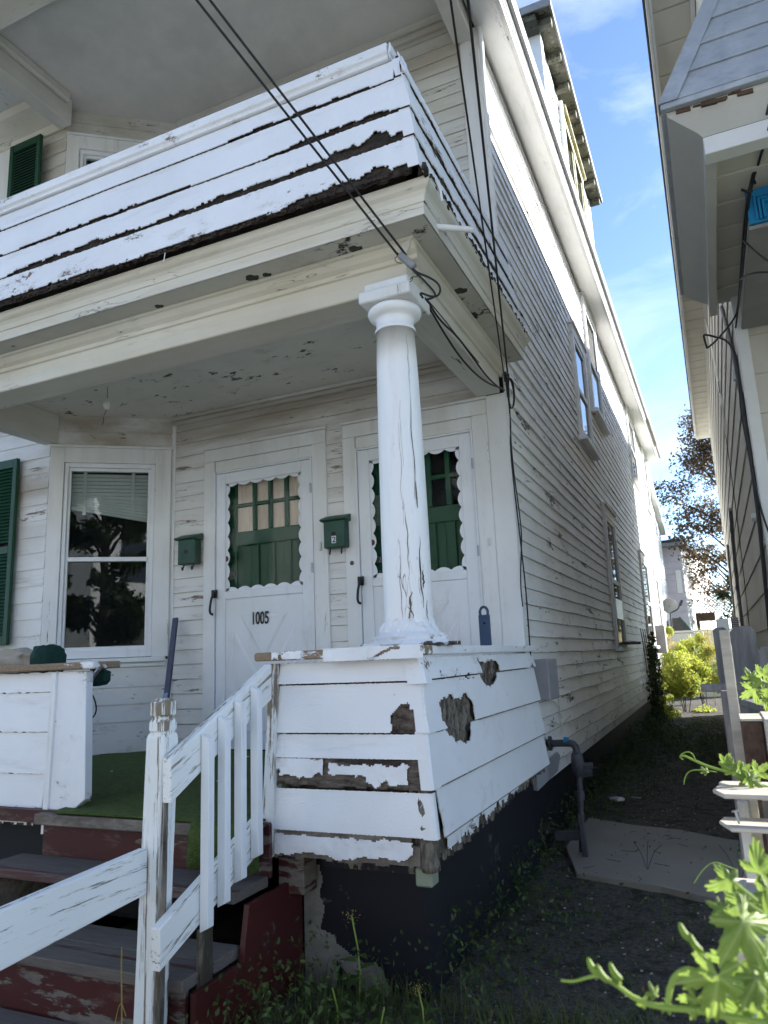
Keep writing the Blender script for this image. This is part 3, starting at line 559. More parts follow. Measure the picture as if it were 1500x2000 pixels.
# rotten corner post and the corner metal
m=M(); P_=[]
for i in range(15):
    z=-.455-.29*i/14; P_.append((-1.075+fl(z,0,.045)+.012*nz(i*.5,1,0),2.632-fl(z,0,.035)+.012*nz(i*.5,5,0),z))
ob('rotten_wood',M().box(-1.10,-1.022,2.605,2.86,-.72,-.44),M_rotz,PW)
ob('corner_post',M().tube(P_,lambda t:.022+.010*t+.003*math.sin(t*29),9),M_rotz,PW,smooth=True)
def cornerstrip(z0,z1,w1,w2,mat=M_front,o=.018):
    a0,a1=fl(z0,.035,.075)+o,fl(z1,.035,.075)+o*.5; c0,c1=fl(z0,.04,.085)+o,fl(z1,.04,.085)+o*.5
    f=lambda w1_,y_,c_,a_: (-1.085+c_-w1_,2.66-a_)
    xs0=(-1.085+c0); xs1=(-1.085+c1); y0=2.66-a0; y1=2.66-a1
    ob('corner_cap',M().add([(xs0-w1,y0,z0),(xs0-.008,y0-.002,z0),(xs0+.002,y0+.008,z0),(xs0+.002,y0+w2,z0),(xs1-w1,y1,z1),(xs1-.008,y1-.002,z1),(xs1+.002,y1+.008,z1),(xs1+.002,y1+w2,z1)],[(0,1,5,4),(1,2,6,5),(2,3,7,6)]),mat,PW,solid=.003)
cornerstrip(-.095,.0,.07,.07,M_frontpeel,.03); cornerstrip(-.272,-.09,.045,.05); cornerstrip(-.47,-.268,.045,.085,o=.020); cornerstrip(-.636,-.482,.05,.03)
part('green_corner_block',paint('pale_green_block',(.25,.29,.22),peel=.1,st=LZ),M().box(-1.085,-1.02,2.59,2.66,-.80,-.735),bev=.006)
ob('end_board',M().hexa([(-1.72,2.555,-.735),(-1.668,2.555,-.735),(-1.668,2.62,-.735),(-1.72,2.62,-.735),(-1.70,2.60,.0),(-1.655,2.60,.0),(-1.655,2.66,.0),(-1.70,2.66,.0)]),M_post,PW,bev=.004)
# cap rail
cp=part('cap_rail',M_capw,M().prism([(-1.745,2.565,.012),(-1.75,2.565,.020),(-1.75,2.565,.042),(-1.74,2.565,.047),(-1.01,2.565,.047),(-1.01,2.565,.012)],(0,.13,0)),bev=.006)
part('cap_rail',M_sidepeel,M().box(-1.15,-1.012,2.697,4.47,.010,.045),bev=.005)
cap_disp=lambda s,z:.003*n3(s,z,14)
sheet('paint_flake',M_frontpeel,cp,(-1.66,2.562),(-1.52,2.562),.016,.046,FY,.002,.002,keep=lambda s,z: n3(s,z,14)<.35,res=.005,th=.002,disp=cap_disp)
sheet('paint_flake',M_frontpeel,cp,(-1.42,2.562),(-1.0,2.562),.0,.05,FY,.004,.004,keep=lambda s,z: not(.19<s<.33 and abs(z-.022-.02*math.sin(s*25))<.006) and n3(s,z,12)<.65,res=.005,th=.002,disp=lambda s,z:.008*n3(s,z,10))
# ------------------------------------------------------------------ left knee wall
LW=part('knee_wall',M_rot,M().box(-4.6,-2.845,2.665,2.74,-.66,.0))
for z0,z1 in((-.088,.004),(-.272,-.09),(-.460,-.274),(-.625,-.462)):
    a,b=fl(z0,.035,.075),fl(z1,.035,.075); sheet('siding_board',M_front,LW,(-4.6,2.66),(-2.865-fl(z0,0,.075),2.66),z0,z1,FY,a+.012,b+.003,th=.005,res=.02,keep=lambda s,z: not(s>1.74 and n3(s,z,18)>.45))
sheet('skirt_board',M_rotx,LW,(-4.6,2.66),(-2.97,2.66),-.70,-.60,FY,.078,.074,keep=lambda s,z:z>-.69+.03*abs(n3(s,0,8)),disp=rotdisp(.008,20),res=.012,th=.008)
sheet('paint_flake',M_frontpeel,LW,(-4.6,2.66),(-2.965,2.66),-.69,-.60,FY,.095,.09,res=.008,th=.002,keep=lambda s,z:z>-.675+.03*n3(s,z,10) and n3(s,z,9,7)<.55)
q1=at(165,1562,Y=2.56); q2=at(88,1624,Y=2.56)
ob('end_board',M().prism([(-2.895,2.60,.004),(-2.71,2.60,.004),(q1.x,2.56,q1.z),(q2.x+.06,2.56,q2.z+.025),(q2.x,2.555,q2.z)],(0,.045,0)),M_frontpeel,LW,bev=.003)
ob('end_trim',M().prism([(-2.915,2.585,.004),(-2.885,2.585,.004),(q2.x+.022,2.545,q2.z-.005),(q2.x-.012,2.545,q2.z-.01)],(0,.03,0)),M_trim,LW,bev=.002)
ob('end_return',M().prism([(-2.82,2.65,.0),(-2.82,2.72,.0),(-2.82,2.72,-.60),(-2.82,2.62,-.60)],(-.02,0,0)),M_trim,LW)
part('cap_rail',M_capw,M().box(-4.6,-2.64,2.57,2.75,.012,.045),bev=.006)
# ------------------------------------------------------------------ porch foundation
part('porch_foundation',M_found,M().box(-1.62,-1.10,2.72,2.95,-1.4,-.74).box(-1.60,-1.10,2.951,4.5,-1.4,-.66))
part('porch_foundation',M_found,M().box(-4.6,-2.93,2.72,4.4,-1.4,-.70))
part('rim_joist',paint('bare_rim',(.012,.012,.02),wood=(.20,.17,.14),peel=.75,st=(1.4,1,.5),sc=7),M().box(-1.52,-1.10,2.70,2.718,-.79,-.73))
sheet('bare_concrete',M_conc,H,(-1.62,2.72),(-1.10,2.72),-1.28,-.79,FY,.003,.003,res=.006,th=.002,keep=lambda s,z: (s<.055+.03*n3(s,z,7)+.02) or (z<-1.03-.55*(s-.10)+.05*n3(s,z,8) and z>-1.0-1.05*(s-.02) and s<.36+.03*n3(s,z,9)) or (z<-1.0-.25*s+.03*n3(s,z,7) and s<.14))
part('red_block',M_barn,M().box(-1.665,-1.55,2.60,2.70,-.87,-.74),bev=.003)
# ------------------------------------------------------------------ column
cx,cy=-1.178,2.875
cyl=lambda t,z: 0
col=part('porch_column',M_col,M().lathe([(.1,.10),(.103,.14),(.104,.5),(.100,.9),(.094,1.25),(.086,1.47),(.0925,1.454),(.094,1.462),(.0925,1.470),(.086,1.472),(.085,1.510),(.090,1.518),(.094,1.522),(.108,1.528),(.119,1.538),(.123,1.550),(.121,1.562),(.112,1.572),(.09,1.576)],cx,cy,48,lambda t,z:.0015*nz(t*2,z*1.2,0)+.002*nz(math.cos(t)*3,math.sin(t)*3,z*.8)),smooth=True)
ob('abacus',M().box(cx-.122,cx+.128,cy-.130,cy+.130,1.576,1.632).box(cx-.105,cx+.11,cy-.10,cy+.12,1.634,1.682),M_trim,col,bev=.006)
ob('column_base',M().lathe([(.0,.047),(.175,.047),(.182,.058),(.165,.068),(.150,.074),(.158,.086),(.145,.097),(.125,.108),(.118,.125),(.106,.150),(.103,.16)],cx,cy,70,lambda t,z:.016*nz(math.cos(t)*4,math.sin(t)*4,z*30)+.008*nz(math.cos(t)*11,math.sin(t)*11,z*60)),M_frontpeel,col,smooth=False)
m=M().prism([(cx-.16,cy-.17,.048),(cx+.10,cy-.185,.048),(cx+.12,cy-.17,.060),(cx-.15,cy-.165,.066)],(0,.12,0))
ob('base_plinth',m,M_frontpeel,col,bev=.004)
# long open cracks and lifted flakes on the shaft
def crack(ang,z0,z1,w,mat=M_rotz,nm='open_crack'):
    vs=[];K=24;sd=rnd.random()*30
    for i in range(K+1):
        t=i/K; z=z0+(z1-z0)*t; a=ang+.10*nz(t*4,sd,0); ww=max(.0004,.7*w*math.sin(math.pi*t)**.7*(.6+.8*abs(nz(t*7,sd,4)))); 
        rr=.1045-.010*max(0,(z-.7)/.6)-.006*max(0,(z-1.2)/.3)+.0012
        for q in(-1,1): vs.append((cx+rr*math.cos(a+q*ww/rr),cy+rr*math.sin(a+q*ww/rr),z))
    ob(nm,M().add(vs,[(2*i,2*i+1,2*i+3,2*i+2) for i in range(K)]),mat,col)
A_=lambda d: R_(d)
for a,z0,z1,w_ in((-38,.66,1.15,.0035),(-34,.62,.74,.007),(-63,.36,.60,.004),(-60,.16,.27,.008),(-66,.14,.21,.005),(-33,.20,.50,.006),(-30,.28,.36,.008),(-84,.13,.42,.0022),(-22,.14,.24,.004),(-70,.55,1.0,.0012),(-64,.8,1.1,.001),(-36,1.15,1.42,.002)): crack(A_(a),z0,z1,w_)
m=M()
for i in range(60):   # crumbled rotten wood at the foot
    a=rnd.uniform(-1.1,.3); r_=rnd.uniform(.10,.22); x,y=cx+r_*math.cos(a),cy+r_*math.sin(a); h=rnd.uniform(.004,.018); s_=rnd.uniform(.006,.02)
    m.hexa([(x-s_,y-s_*.6,.047),(x+s_,y-s_*.4,.047),(x+s_*.7,y+s_,.047),(x-s_,y+s_*.5,.047),(x-s_*.5,y-s_*.3,.047+h),(x+s_*.4,y-s_*.4,.047+h*.6),(x+s_*.6,y+s_*.5,.047+h),(x-s_*.5,y+s_*.5,.047+h*.8)])
ob('rotten_wood',m,M_rot,col,kind='stuff')
# ------------------------------------------------------------------ entablature and ceiling of the lower porch
part('front_beam',M_beam,M().box(-4.62,-1.112,2.88,3.09,1.684,1.93),bev=.006)
part('bed_moulding',M_beam,M().prism([(-4.65,2.879,1.80),(-4.65,2.868,1.805),(-4.65,2.866,1.825),(-4.65,2.845,1.842),(-4.65,2.83,1.872),(-4.65,2.818,1.876),(-4.65,2.816,1.889),(-4.65,2.879,1.889)],(3.60,0,0)))
part('side_beam',M_beamy,M().box(-1.272,-1.110,3.092,4.47,1.684,1.93),bev=.006)
part('bed_moulding',M_beamy,M().prism([(-1.109,2.84,1.80),(-1.098,2.84,1.805),(-1.096,2.84,1.825),(-1.075,2.83,1.842),(-1.06,2.82,1.872),(-1.048,2.815,1.876),(-1.046,2.813,1.889),(-1.109,2.83,1.889)],(0,1.66,0)))
part('beam_return',M_beamy,M().box(-4.62,-4.50,3.092,3.95,1.75,1.985),bev=.005)
part('cornice_soffit',M_soff,M().box(-4.7,-.95,2.70,2.90,1.891,1.91).box(-1.13,-.95,2.901,4.50,1.891,1.91))
prof=[(0,1.888),(0,1.945),(.006,1.948),(.008,1.958),(.012,1.975),(.022,1.992),(.038,2.004),(.044,2.012),(.044,2.03),(.050,2.034)]
def cornice(mat):
    m=M(); a=[(-4.7,2.69-o,z) for o,z in prof]; b=[(-.942+o,2.69-o,z) for o,z in prof]; c=[(-.942+o,4.50,z) for o,z in prof]
    n=len(prof); return m,a,b,c,n
m,a,b,c,n=cornice(0)
part('cornice',M_beam,M().add(a+b,[(i,n+i,n+i+1,i+1) for i in range(n-1)]),solid=.004)
part('cornice',M_beamy,M().add(b+c,[(i,n+i,n+i+1,i+1) for i in range(n-1)]),solid=.004)
part('cornice_core',M_rot,M().box(-4.7,-.955,2.70,2.95,1.912,2.06).box(-1.2,-.955,2.951,4.495,1.912,2.06))
part('porch_ceiling',M_ceil,M().box(-4.6,-1.274,3.092,4.5,1.987,2.03))
part('ceiling_edge',M_ceil,M().box(-4.5,-1.274,3.092,3.11,1.94,1.985),bev=.003)
part('overflow_pipe',M_trim,M().tube([(-.95,2.86,1.925),(-.80,2.95,1.915)],.0145,14))
part('pipe_bore',M_black,M().tube([(-.803,2.948,1.9152),(-.7995,2.9503,1.915)],.0115,12))
# bare spots of the soffit
for (x,y,r_) in((-1.33,2.80,.028),(-1.02,3.42,.03),(-1.9,2.79,.03),(-1.82,2.80,.02),(-2.5,2.80,.02)):
    pts=[(x+r_*math.cos(t)*(1+.5*nz(math.cos(t)*2,math.sin(t)*2,x))*1.3,y+r_*math.sin(t)*(1+.5*nz(math.cos(t)*2,math.sin(t)*2,y+3)),1.8905) for t in [k_*math.pi/9 for k_ in range(18)]]
    part('bare_spot',rough('bare_spot_green' ,(.035,.045,.03),(.05,.06,.04),20),M().prism(pts,(0,0,.002)))
# ------------------------------------------------------------------ upper parapet
PP=part('parapet',M_rotd,M().hexa([(-4.7,2.66,2.03),(-.99,2.66,2.03),(-.99,4.49,2.03),(-4.7,2.9,2.03),(-4.7,2.74,2.74),(-1.09,2.74,2.74),(-1.09,4.49,2.74),(-4.7,2.95,2.74)]) if False else M().box(-4.7,-1.02,2.70,2.80,2.03,2.74).box(-1.12,-1.02,2.801,4.49,2.03,2.74))
pf=lambda z: .02+.085*(1-(z-2.04)/.74)      # flare of the front
def dz(*iv):
    def f(s):
        v=0
        for a,b,h in iv:
            if a<s<b: v=max(v,h*math.sin(math.pi*(s-a)/(b-a))**.45)
        return v
    return f
XA=-4.7
dm={0:dz((2.75,3.55,.026),(.9,1.15,.016)),1:dz((1.3,2.6,.022),(3.0,3.70,.038),(.95,1.2,.018)),2:dz((1.25,2.3,.046),(2.2,3.80,.042),(3.2,3.82,.075)),3:dz((1.1,2.1,.034),(2.2,3.1,.014),(3.1,3.84,.060))}
zs=[(2.576,2.69),(2.385,2.576),(2.222,2.385),(2.048,2.222)]
for k,(z0,z1) in enumerate(zs):
    d=dm[k]; x1=-1.0-(z0-2.04)*.17+.055
    kp=lambda s,z,d=d,z0=z0: z>z0+max(0,d(s)*(.75+.55*n3(s,0,6)+.25*n3(s,0,31)))+.002*n3(s,0,20)
    sheet('siding_board',M_front if k<3 else M_frontpeel,PP,(XA,2.70),(x1,2.70),z0,z1-.004,FY,pf(z0)+.012,pf(z1)+.002,keep=kp,res=.010,th=.005,disp=lambda s,z:.002*nz(s*3,z*6,0))
    sheet('rotten_wood',M_rotd,PP,(XA,2.70),(x1-.01,2.70),z0-.012,z0+.105,FY,pf(z0)-.004,pf(z0)-.014,keep=lambda s,z,d=d,z0=z0: d(s)>0 and z<z0+d(s)+.012,disp=rotdisp(.011,24),res=.010,th=.002)
# side of the parapet
for k,(z0,z1) in enumerate(zs):
    q=.085*(1-(z0-2.04)/.74)+.005; q1=.085*(1-(z1-2.04)/.74)+.005; d=dz((0,1.8,.03 if k else .012),(.2,.7,.04),(.9,1.5,.035)) if k else dz((.1,.5,.02))
    sheet('siding_board',M_sidepeel,PP,(-1.02,2.625),(-1.02,4.48),z0,z1-.004,FX,q+.014,q1+.002,keep=lambda s,z,d=d,z0=z0: z>z0+max(0,d(s)*(.6+1.2*n3(s,0,9))),res=.012,th=.005)
    sheet('rotten_wood',M_rot,PP,(-1.02,2.63),(-1.02,4.48),z0-.01,z0+.06,FX,q,q-.006,disp=rotdisp(.010,26),res=.014,th=.002)
    xs0=-1.02+q+.018; y0=2.70-pf(z0)-.018; xs1=-1.02+q1+.008; y1=2.70-pf(z1)-.006
    if k<4: ob('corner_cap',M().add([(xs0-.05,y0,z0),(xs0,y0,z0),(xs0,y0+.055,z0),(xs1-.05,y1,z1),(xs1,y1,z1),(xs1,y1+.055,z1)],[(0,1,4,3),(1,2,5,4)]),M_front,PP,solid=.003)
m=M()  # ragged rot hanging along the foot of the parapet
for i in range(330):
    s=rnd.random()**.9*1.85; x=-.905+rnd.uniform(-.02,.012); y=2.6+s; z=2.045+rnd.uniform(-.018,.016); a=rnd.uniform(.004,.014)
    m.hexa([(x-a,y-a,z-a*1.6),(x+a*.5,y-a*.6,z-a),(x+a*.4,y+a*1.4,z-a*.8),(x-a,y+a,z-a*1.3),(x-a*.6,y-a,z+a),(x+a*.6,y-a*.7,z+a*.8),(x+a*.5,y+a,z+a*.5),(x-a,y+a*.7,z+a)])
for i in range(420):
    x=rnd.uniform(-4.6,-.95); y=2.595+rnd.uniform(-.012,.01); z=2.049+rnd.uniform(-.008,.007); a=rnd.uniform(.002,.007)*(1.7 if x>-1.5 else 1)
    m.hexa([(x-a,y-a,z-a),(x+a*1.5,y-a*.6,z-a),(x+a*1.4,y+a,z-a*.8),(x-a,y+a,z-a),(x-a*.6,y-a,z+a),(x+a*1.6,y-a*.7,z+a*.8),(x+a*1.5,y+a,z+a*.5),(x-a,y+a*.7,z+a)])
ob('rotten_debris',m,M_rotd,PP,kind='stuff')
ob('cap_moulding',M().prism([(XA,2.70,2.692),(XA,2.645,2.692),(XA,2.652,2.706),(XA,2.648,2.715),(XA,2.636,2.722),(XA,2.636,2.768),(XA,2.645,2.775),(XA,2.80,2.785),(XA,2.80,2.74),(XA,2.70,2.74)],(3.60+.04,0,0)),M_frontpeel,PP,bev=.003)
ob('cap_moulding',M().prism([(-1.11,2.80,2.692),(-1.045,2.64,2.692),(-1.052,2.642,2.715),(-1.042,2.64,2.722),(-1.042,2.64,2.768),(-1.05,2.645,2.775),(-1.16,2.801,2.785),(-1.16,2.801,2.74)],(0,1.84,0)),M_sidepeel,PP,bev=.003)
ob('loose_flashing',M().tube([(-.885,2.72,2.05),(-.875,2.73,2.02),(-.872,2.735,1.97),(-.872,2.737,1.955)],.006,5),M_bal,PP)
ob('hanging_shred',M().beam((-2.29,2.60,2.04),(-2.295,2.595,1.985),.012,.004),M_bal,PP)
# ------------------------------------------------------------------ upper porch
part('upper_ceiling',rough('upper_ceiling_paint',(.60,.59,.55),(.68,.665,.62),3,r=.65,bump=.1,c3=(.57,.56,.52)),M().box(-4.7,-1.2,2.9,4.5,4.745,4.79))
part('upper_side_beam',M_beamy,M().box(-1.255,-1.112,2.92,4.47,4.42,4.744),bev=.006)
part('upper_front_beam',M_beam,M().box(-4.9,-1.112,2.70,2.918,4.44,4.80),bev=.006)
part('upper_beam_return',M_beamy,M().box(-4.56,-4.43,2.92,3.86,4.50,4.744),bev=.006)
part('upper_bed_moulding',M_beamy,M().box(-4.429,-4.38,2.92,3.80,4.66,4.744),bev=.012)
part('bay_cornice',M_beam,M().prism([(-9,3.92,4.56),(-9,3.90,4.56),(-9,3.88,4.62),(-9,3.80,4.66),(-9,3.72,4.70),(-9,3.70,4.76),(-9,3.92,4.76)],(4.43,0,0)))
part('outer_soffit',M_white,M().box(-9,-4.57,2.4,3.92,4.765,4.79))
part('upper_floor',M_soff,M().box(-4.6,-1.13,2.81,4.5,2.035,2.09))
# ------------------------------------------------------------------ third floor box
DX=XS; TY0,TY1=7.62,11.35
T=part('third_floor_wall',M_white,M().box(-4.5,DX-.001,TY0,TY1,4.6,7.30))
z=4.62
while z<7.2: clap('clapboard',M_side,T,(DX,TY0),(DX,TY1),z,z+.11,FX,t=.015,seg=.4); clap('clapboard',M_side,T,(-4.5,TY0),(DX,TY0),z,z+.11,FY,t=.015,seg=.5); z+=.11
part('third_floor_corner',M_front,M().box(DX-.13,DX+.025,TY0-.025,TY0+.14,4.6,7.26),bev=.004); part('third_floor_corner',M_front,M().box(DX-.13,DX+.025,TY1-.12,TY1+.015,4.6,7.26),bev=.004)
part('third_floor_roof',M_roof,M().box(-5,-.905,TY0-.28,TY1+.16,7.335,7.38))
part('third_floor_eave',M_gutter,M().box(-.905,-.885,TY0-.30,TY1+.18,7.30,7.40).box(-5,-.906,TY0-.30,TY0-.281,7.30,7.40))
part('eave_boards',M_mossy,M().box(-5,-.907,TY0-.279,TY1+.15,7.302,7.332))
for i in range(8):
    y=TY0-.1+i*(TY1+.12-TY0)/7.0; part('rafter_tail',M_mossy,M().box(DX-.0,-.915,y-.045,y+.045,7.21,7.30),bev=.008)
part('dark_frieze',M_mossy,M().box(-4.5,DX+.02,TY0-.26,TY0-.03,7.22,7.30))
tw=ob('third_floor_window',M().box(DX,DX+.05,8.75,8.85,5.2,6.95).box(DX,DX+.05,9.55,9.62,5.2,6.95).box(DX,DX+.05,10.3,10.4,5.2,6.95).box(DX,DX+.055,8.75,10.4,6.95,7.06).box(DX,DX+.10,8.72,10.43,7.06,7.10),M_yell,H,bev=.004)
for a,b in((8.85,9.55),(9.62,10.3)):
    ob('pane',M().box(DX+.018,DX+.022,a,b,5.3,6.95),M_pane,tw); ob('sash',M().box(DX+.02,DX+.035,a,b,6.05,6.12).box(DX+.02,DX+.035,a,a+.05,5.2,6.95).box(DX+.02,DX+.035,b-.05,b,5.2,6.95),M_yell,tw)
part('storm_edge',M_front,M().box(DX+.02,DX+.07,8.66,8.72,5.2,7.12))
# rear addition
RA=part('rear_addition',M_white,M().prism([(-1.2,YE+.01,-1.25),(-1.2,YE+.01,4.4),(-1.2,23.2,3.4),(-1.2,23.2,-1.25)],(-5,0,0)))
ob('roof_edge',M().prism([(-1.06,YE+.02,4.42),(-1.06,YE+.02,4.54),(-1.06,23.5,3.48),(-1.06,23.5,3.36)],(-.2,0,0)),M_white,RA)
z=-.7
while z<3.3: clap('clapboard',M_white,RA,(-1.199,YE+.03),(-1.199,23.1),z,z+.14,FX,t=.015,seg=1.5); z+=.14
# meter box, sill details
part('junction_box',rough('grey_plastic',(.24,.24,.26),(.28,.28,.30),5,r=.5),M().box(XS+.02,XS+.12,4.62,4.90,-.29,-.04),bev=.006)
part('meter_box',rough('grey_meter',(.20,.20,.21),(.25,.25,.26),5,r=.5),M().box(XS+.02,XS+.20,14.9,15.3,-.1,.42),bev=.01)
part('old_plank',paint('grey_plank',(.30,.31,.33),wood=(.1,.1,.1),peel=.3,st=LY),M().prism([(-1.07,4.5,-.66),(-1.07,5.15,-.66),(-1.07,5.22,-.69),(-1.07,5.1,-.78),(-1.07,4.5,-.80)],(-.03,0,0)),bev=.004)
m=M()
for pts in (((-1.07,4.9,-.30),(-1.06,5.2,-.34),(-1.065,5.35,-.46)),((-1.07,5.3,-.30),(-1.068,5.31,-.40),(-1.07,5.3,-.50)),((-1.07,5.0,-.44),(-1.06,5.3,-.50),(-1.07,5.7,-.47)),((-1.07,4.95,-.22),(-1.068,5.9,-.19),(-1.07,7.5,-.205),(-1.068,8.8,-.18))): m.tube(pts,.0035,4,1)
part('thin_wires',M_nvinyl,m)
# ------------------------------------------------------------------ steps
ST=thing('porch_steps','worn wooden steps with peeling dark red risers under the porch floor edge','steps',(-2.3,2.2,G0))
def board(name,mat,x0,x1,y0,y1,z0,z1,n=1,gap=.006,**k):
    wy=(y1-y0-gap*(n-1))/n
    for i in range(n):
        a=y0+i*(wy+gap); ob(name,M().box(x0+rnd.uniform(-.006,.006),x1+rnd.uniform(-.006,.006),a,a+wy,z0+rnd.uniform(-.002,.002),z1+rnd.uniform(-.003,.001)),mat,ST,bev=.004)
board('nosing',M_bark,-2.86,-1.70,2.478,2.528,-.655,-.606)
ob('riser',M().box(-2.86,-1.66,2.532,2.552,-.80,-.608),M_barn,ST,bev=.002)
board('tread',M_tread,-2.98,-1.66,2.31,2.53,-.828,-.792)
ob('riser',M().box(-2.60,-1.9,2.50,2.52,-.99,-.83),M_black,ST)  # black sheet painting in the shade of the open gap under the tread
board('tread',M_tread,-2.98,-1.655,2.02,2.33,-1.000,-.962,2)
ob('riser',M().box(-2.98,-1.665,2.05,2.07,-1.17,-1.001),M_barn,ST,bev=.002)
board('tread',M_tread,-3.4,-1.62,1.15,2.035,-1.185,-1.15,6)
ob('stringer',M().prism([(-1.640,2.045,-1.3),(-1.640,2.045,-1.003),(-1.640,2.30,-1.003),(-1.640,2.335,-.83),(-1.640,2.70,-.83),(-1.640,2.70,-1.3)],(.022,0,0)),M_red2,ST,bev=.002)
ob('stringer',M().prism([(-2.965,2.045,-1.3),(-2.965,2.045,-1.003),(-2.965,2.30,-1.003),(-2.965,2.335,-.83),(-2.965,2.70,-.83),(-2.965,2.70,-1.3)],(.022,0,0)),M_bark,ST)
ob('torn_edge',M().box(-1.66,-1.642,2.10,2.16,-1.3,-.84),M_rotz,ST)
ob('platform_side',M().box(-1.63,-1.615,1.15,2.044,-1.3,-1.19),M_red2,ST)
# ------------------------------------------------------------------ stair railing
RL=thing('stair_railing','flaking white stair railing with notched newel post and square balusters','railing',(-1.7,2,G0))
def post():
    m=M(); x0,x1,y0,y1=-1.757,-1.682,1.955,2.030; lean=.035
    secs=[(-1.25,0,0),(-.225,0,0),(-.213,.004,0),(-.207,.004,0),(-.200,0,0),(-.175,0,0),(-.163,.006,0),(-.158,.006,0),(-.150,0,0),(-.112,.0,0),(-.098,.012,0)]
    vs=[];fs=[]
    for i,(z,ins,_) in enumerate(secs):
        dx=lean*(-z-.1)*-.9; c=.014 if i>=3 else .004
        q=[(x0+ins+c,y0+ins),(x1-ins-c,y0+ins),(x1-ins,y0+ins+c),(x1-ins,y1-ins-c),(x1-ins-c,y1-ins),(x0+ins+c,y1-ins),(x0+ins,y1-ins-c),(x0+ins,y0+ins+c)]
        vs+=[(a+dx,b,z) for a,b in q]
    n=8
    for i in range(len(secs)-1):
        for k in range(n): fs.append((i*n+k,i*n+(k+1)%n,(i+1)*n+(k+1)%n,(i+1)*n+k))
    fs.append(tuple(range((len(secs)-1)*n,len(secs)*n))); return m.add(vs,fs)
ob('newel_post',post(),M_post,RL)
ob('open_split',M().prism([(-1.686,1.9545,-1.2),(-1.674-.03,1.9545,-1.0),(-1.683,1.9545,-.62),(-1.679,1.9545,-.42),(-1.6805,1.9545,-1.0)],(0,.02,0)),M_rotz,RL)
def railx(px,X,t,mat,nm):   # four corners given on the plane X
    P=[at(a,b,X=X) for a,b in px]; return ob(nm,M().prism([(X,p.y,p.z) for p in P],(-t,0,0)),mat,RL,bev=.003)
railx([(334,1482),(531,1297),(531,1366),(431,1468),(334,1570)],-1.645,.036,M_railup,'upper_rail')
railx([(312,1815),(506,1597),(508,1665),(312,1900)],-1.645,.036,M_railup,'lower_rail')
for px,t,b in((391,1434,1822),(424.5,1399,1773),(457,1367,1726),(489,1340,1680)):
    p=at(px,(t+b)/2,X=-1.643); pt=at(px,t,X=-1.643); pb=at(px,b,X=-1.643); y=p.y
    ob('baluster',M().prism([(-1.643,y,pb.z),(-1.610,y,pb.z+.016),(-1.610,y,pt.z-.016),(-1.643,y,pt.z)],(0,.033,0)),M_bal,RL,bev=.002)
a=at(268,1665,X=-1.742); b=at(0,1780,X=-1.742); a2=at(262,1757,X=-1.742); b2=at(0,1897,X=-1.742); k_=1.6
e=a+(b-a)*k_; e2=a2+(b2-a2)*k_
ob('long_rail',M().prism([(-1.742,1.955,a.z),(-1.742,e.y,e.z),(-1.742,e2.y,e2.z),(-1.742,1.955,a2.z)],(-.036,0,0)),M_rail,RL,bev=.003)
# ------------------------------------------------------------------ mailboxes
def mailbox(x0,label,num):
    t=thing('mailbox',label,'mailbox',(x0+.1,4.47,.79),'green wall mailboxes beside the porch doors'); y=4.47
    ob('body',M().box(x0,x0+.165,y-.075,y,.77,.962),M_gmail,t,bev=.006)
    ob('lid',M().prism([(x0-.018,y,1.01),(x0-.018,y-.10,.972),(x0-.018,y-.10,.962),(x0-.018,y-.08,.957),(x0-.018,y,.957)],(.20,0,0)),M_gmail,t,bev=.003)
    for hx in(x0+.035,x0+.125): ob('hook',M().tube([(hx,y-.03,.79),(hx,y-.045,.755),(hx+.004,y-.06,.728),(hx+.012,y-.075,.725),(hx+.018,y-.085,.745)],.0055,6,1),M_blackm,t)
    ob('rosette',M().tube([(x0+.08,y-.078,.865),(x0+.08,y-.075,.865)],.018,7),M_rubber,t)
    if num:
        pl=ob('number_plate',M().box(x0+.066,x0+.098,y-.080,y-.0755,.80,.85),M_paper,t); text('2',.055,(x0+.070,y-.0805,.806),R_(90),M_blackm,pl,'numeral')
    return t
mailbox(-3.69,'rusty green mailbox left of the door marked 1005, no number on it',False); mailbox(-2.415,'green mailbox with number 2 sticker, between the two doors',True)
# ------------------------------------------------------------------ things on the porch
tp=at(343,1207,Y=4.43); q=at(322,1390,Y=4.27); dd=(q-tp); bt=tp+dd*((-.59-tp.z)/dd.z)
lv=ob('spirit_level',M().beam(bt,tp,.045,.022,(0,-1,.3)),M_dkpurple,None,bev=.003); tag(lv,'dark blue flat metal bar leaning on the wall between window and door','bar')
ob('blue_sticker',M().beam(bt.lerp(tp,.33),bt.lerp(tp,.43),.030,.0235,(0,-1,.3)),rough('blue_sticker',(.10,.20,.45),(.35,.42,.55),120,r=.5),lv)
tg=thing('plastic_hanger','dark blue plastic hanger with round hole standing on the side rail cap','hanger',(-1.063,3.6,.045))
m=M(); m.box(-1.093,-1.034,3.595,3.605,.047,.20); ob('plate',m,M_navy,tg,bev=.002)
ob('ring',M().tube([(-1.0635+.021*math.cos(t),3.60,.212+.028*math.sin(t)) for t in [i*math.pi*2/18 for i in range(19)]],.007,8),M_navy,tg); ob('hole',M().tube([(-1.063,3.5945,.158),(-1.063,3.5935,.158)],.006,10),M_black,tg)
bp0=at(209,790,Y=3.7); t=thing('bare_bulb','bare dusty light bulb hanging by a cord under the porch ceiling','light bulb',tuple(bp0))
ob('cord',M().tube([(bp0.x,3.7,1.987),(bp0.x+.006,3.7,1.85),(bp0.x,3.7,bp0.z+.04)],.002,5),M_rubber,t); ob('cord_tail',M().tube([(bp0.x,3.7,1.82),(bp0.x-.03,3.7,1.77),(bp0.x-.025,3.7,1.73),(bp0.x-.04,3.7,1.71)],.002,5,1),M_rubber,t)
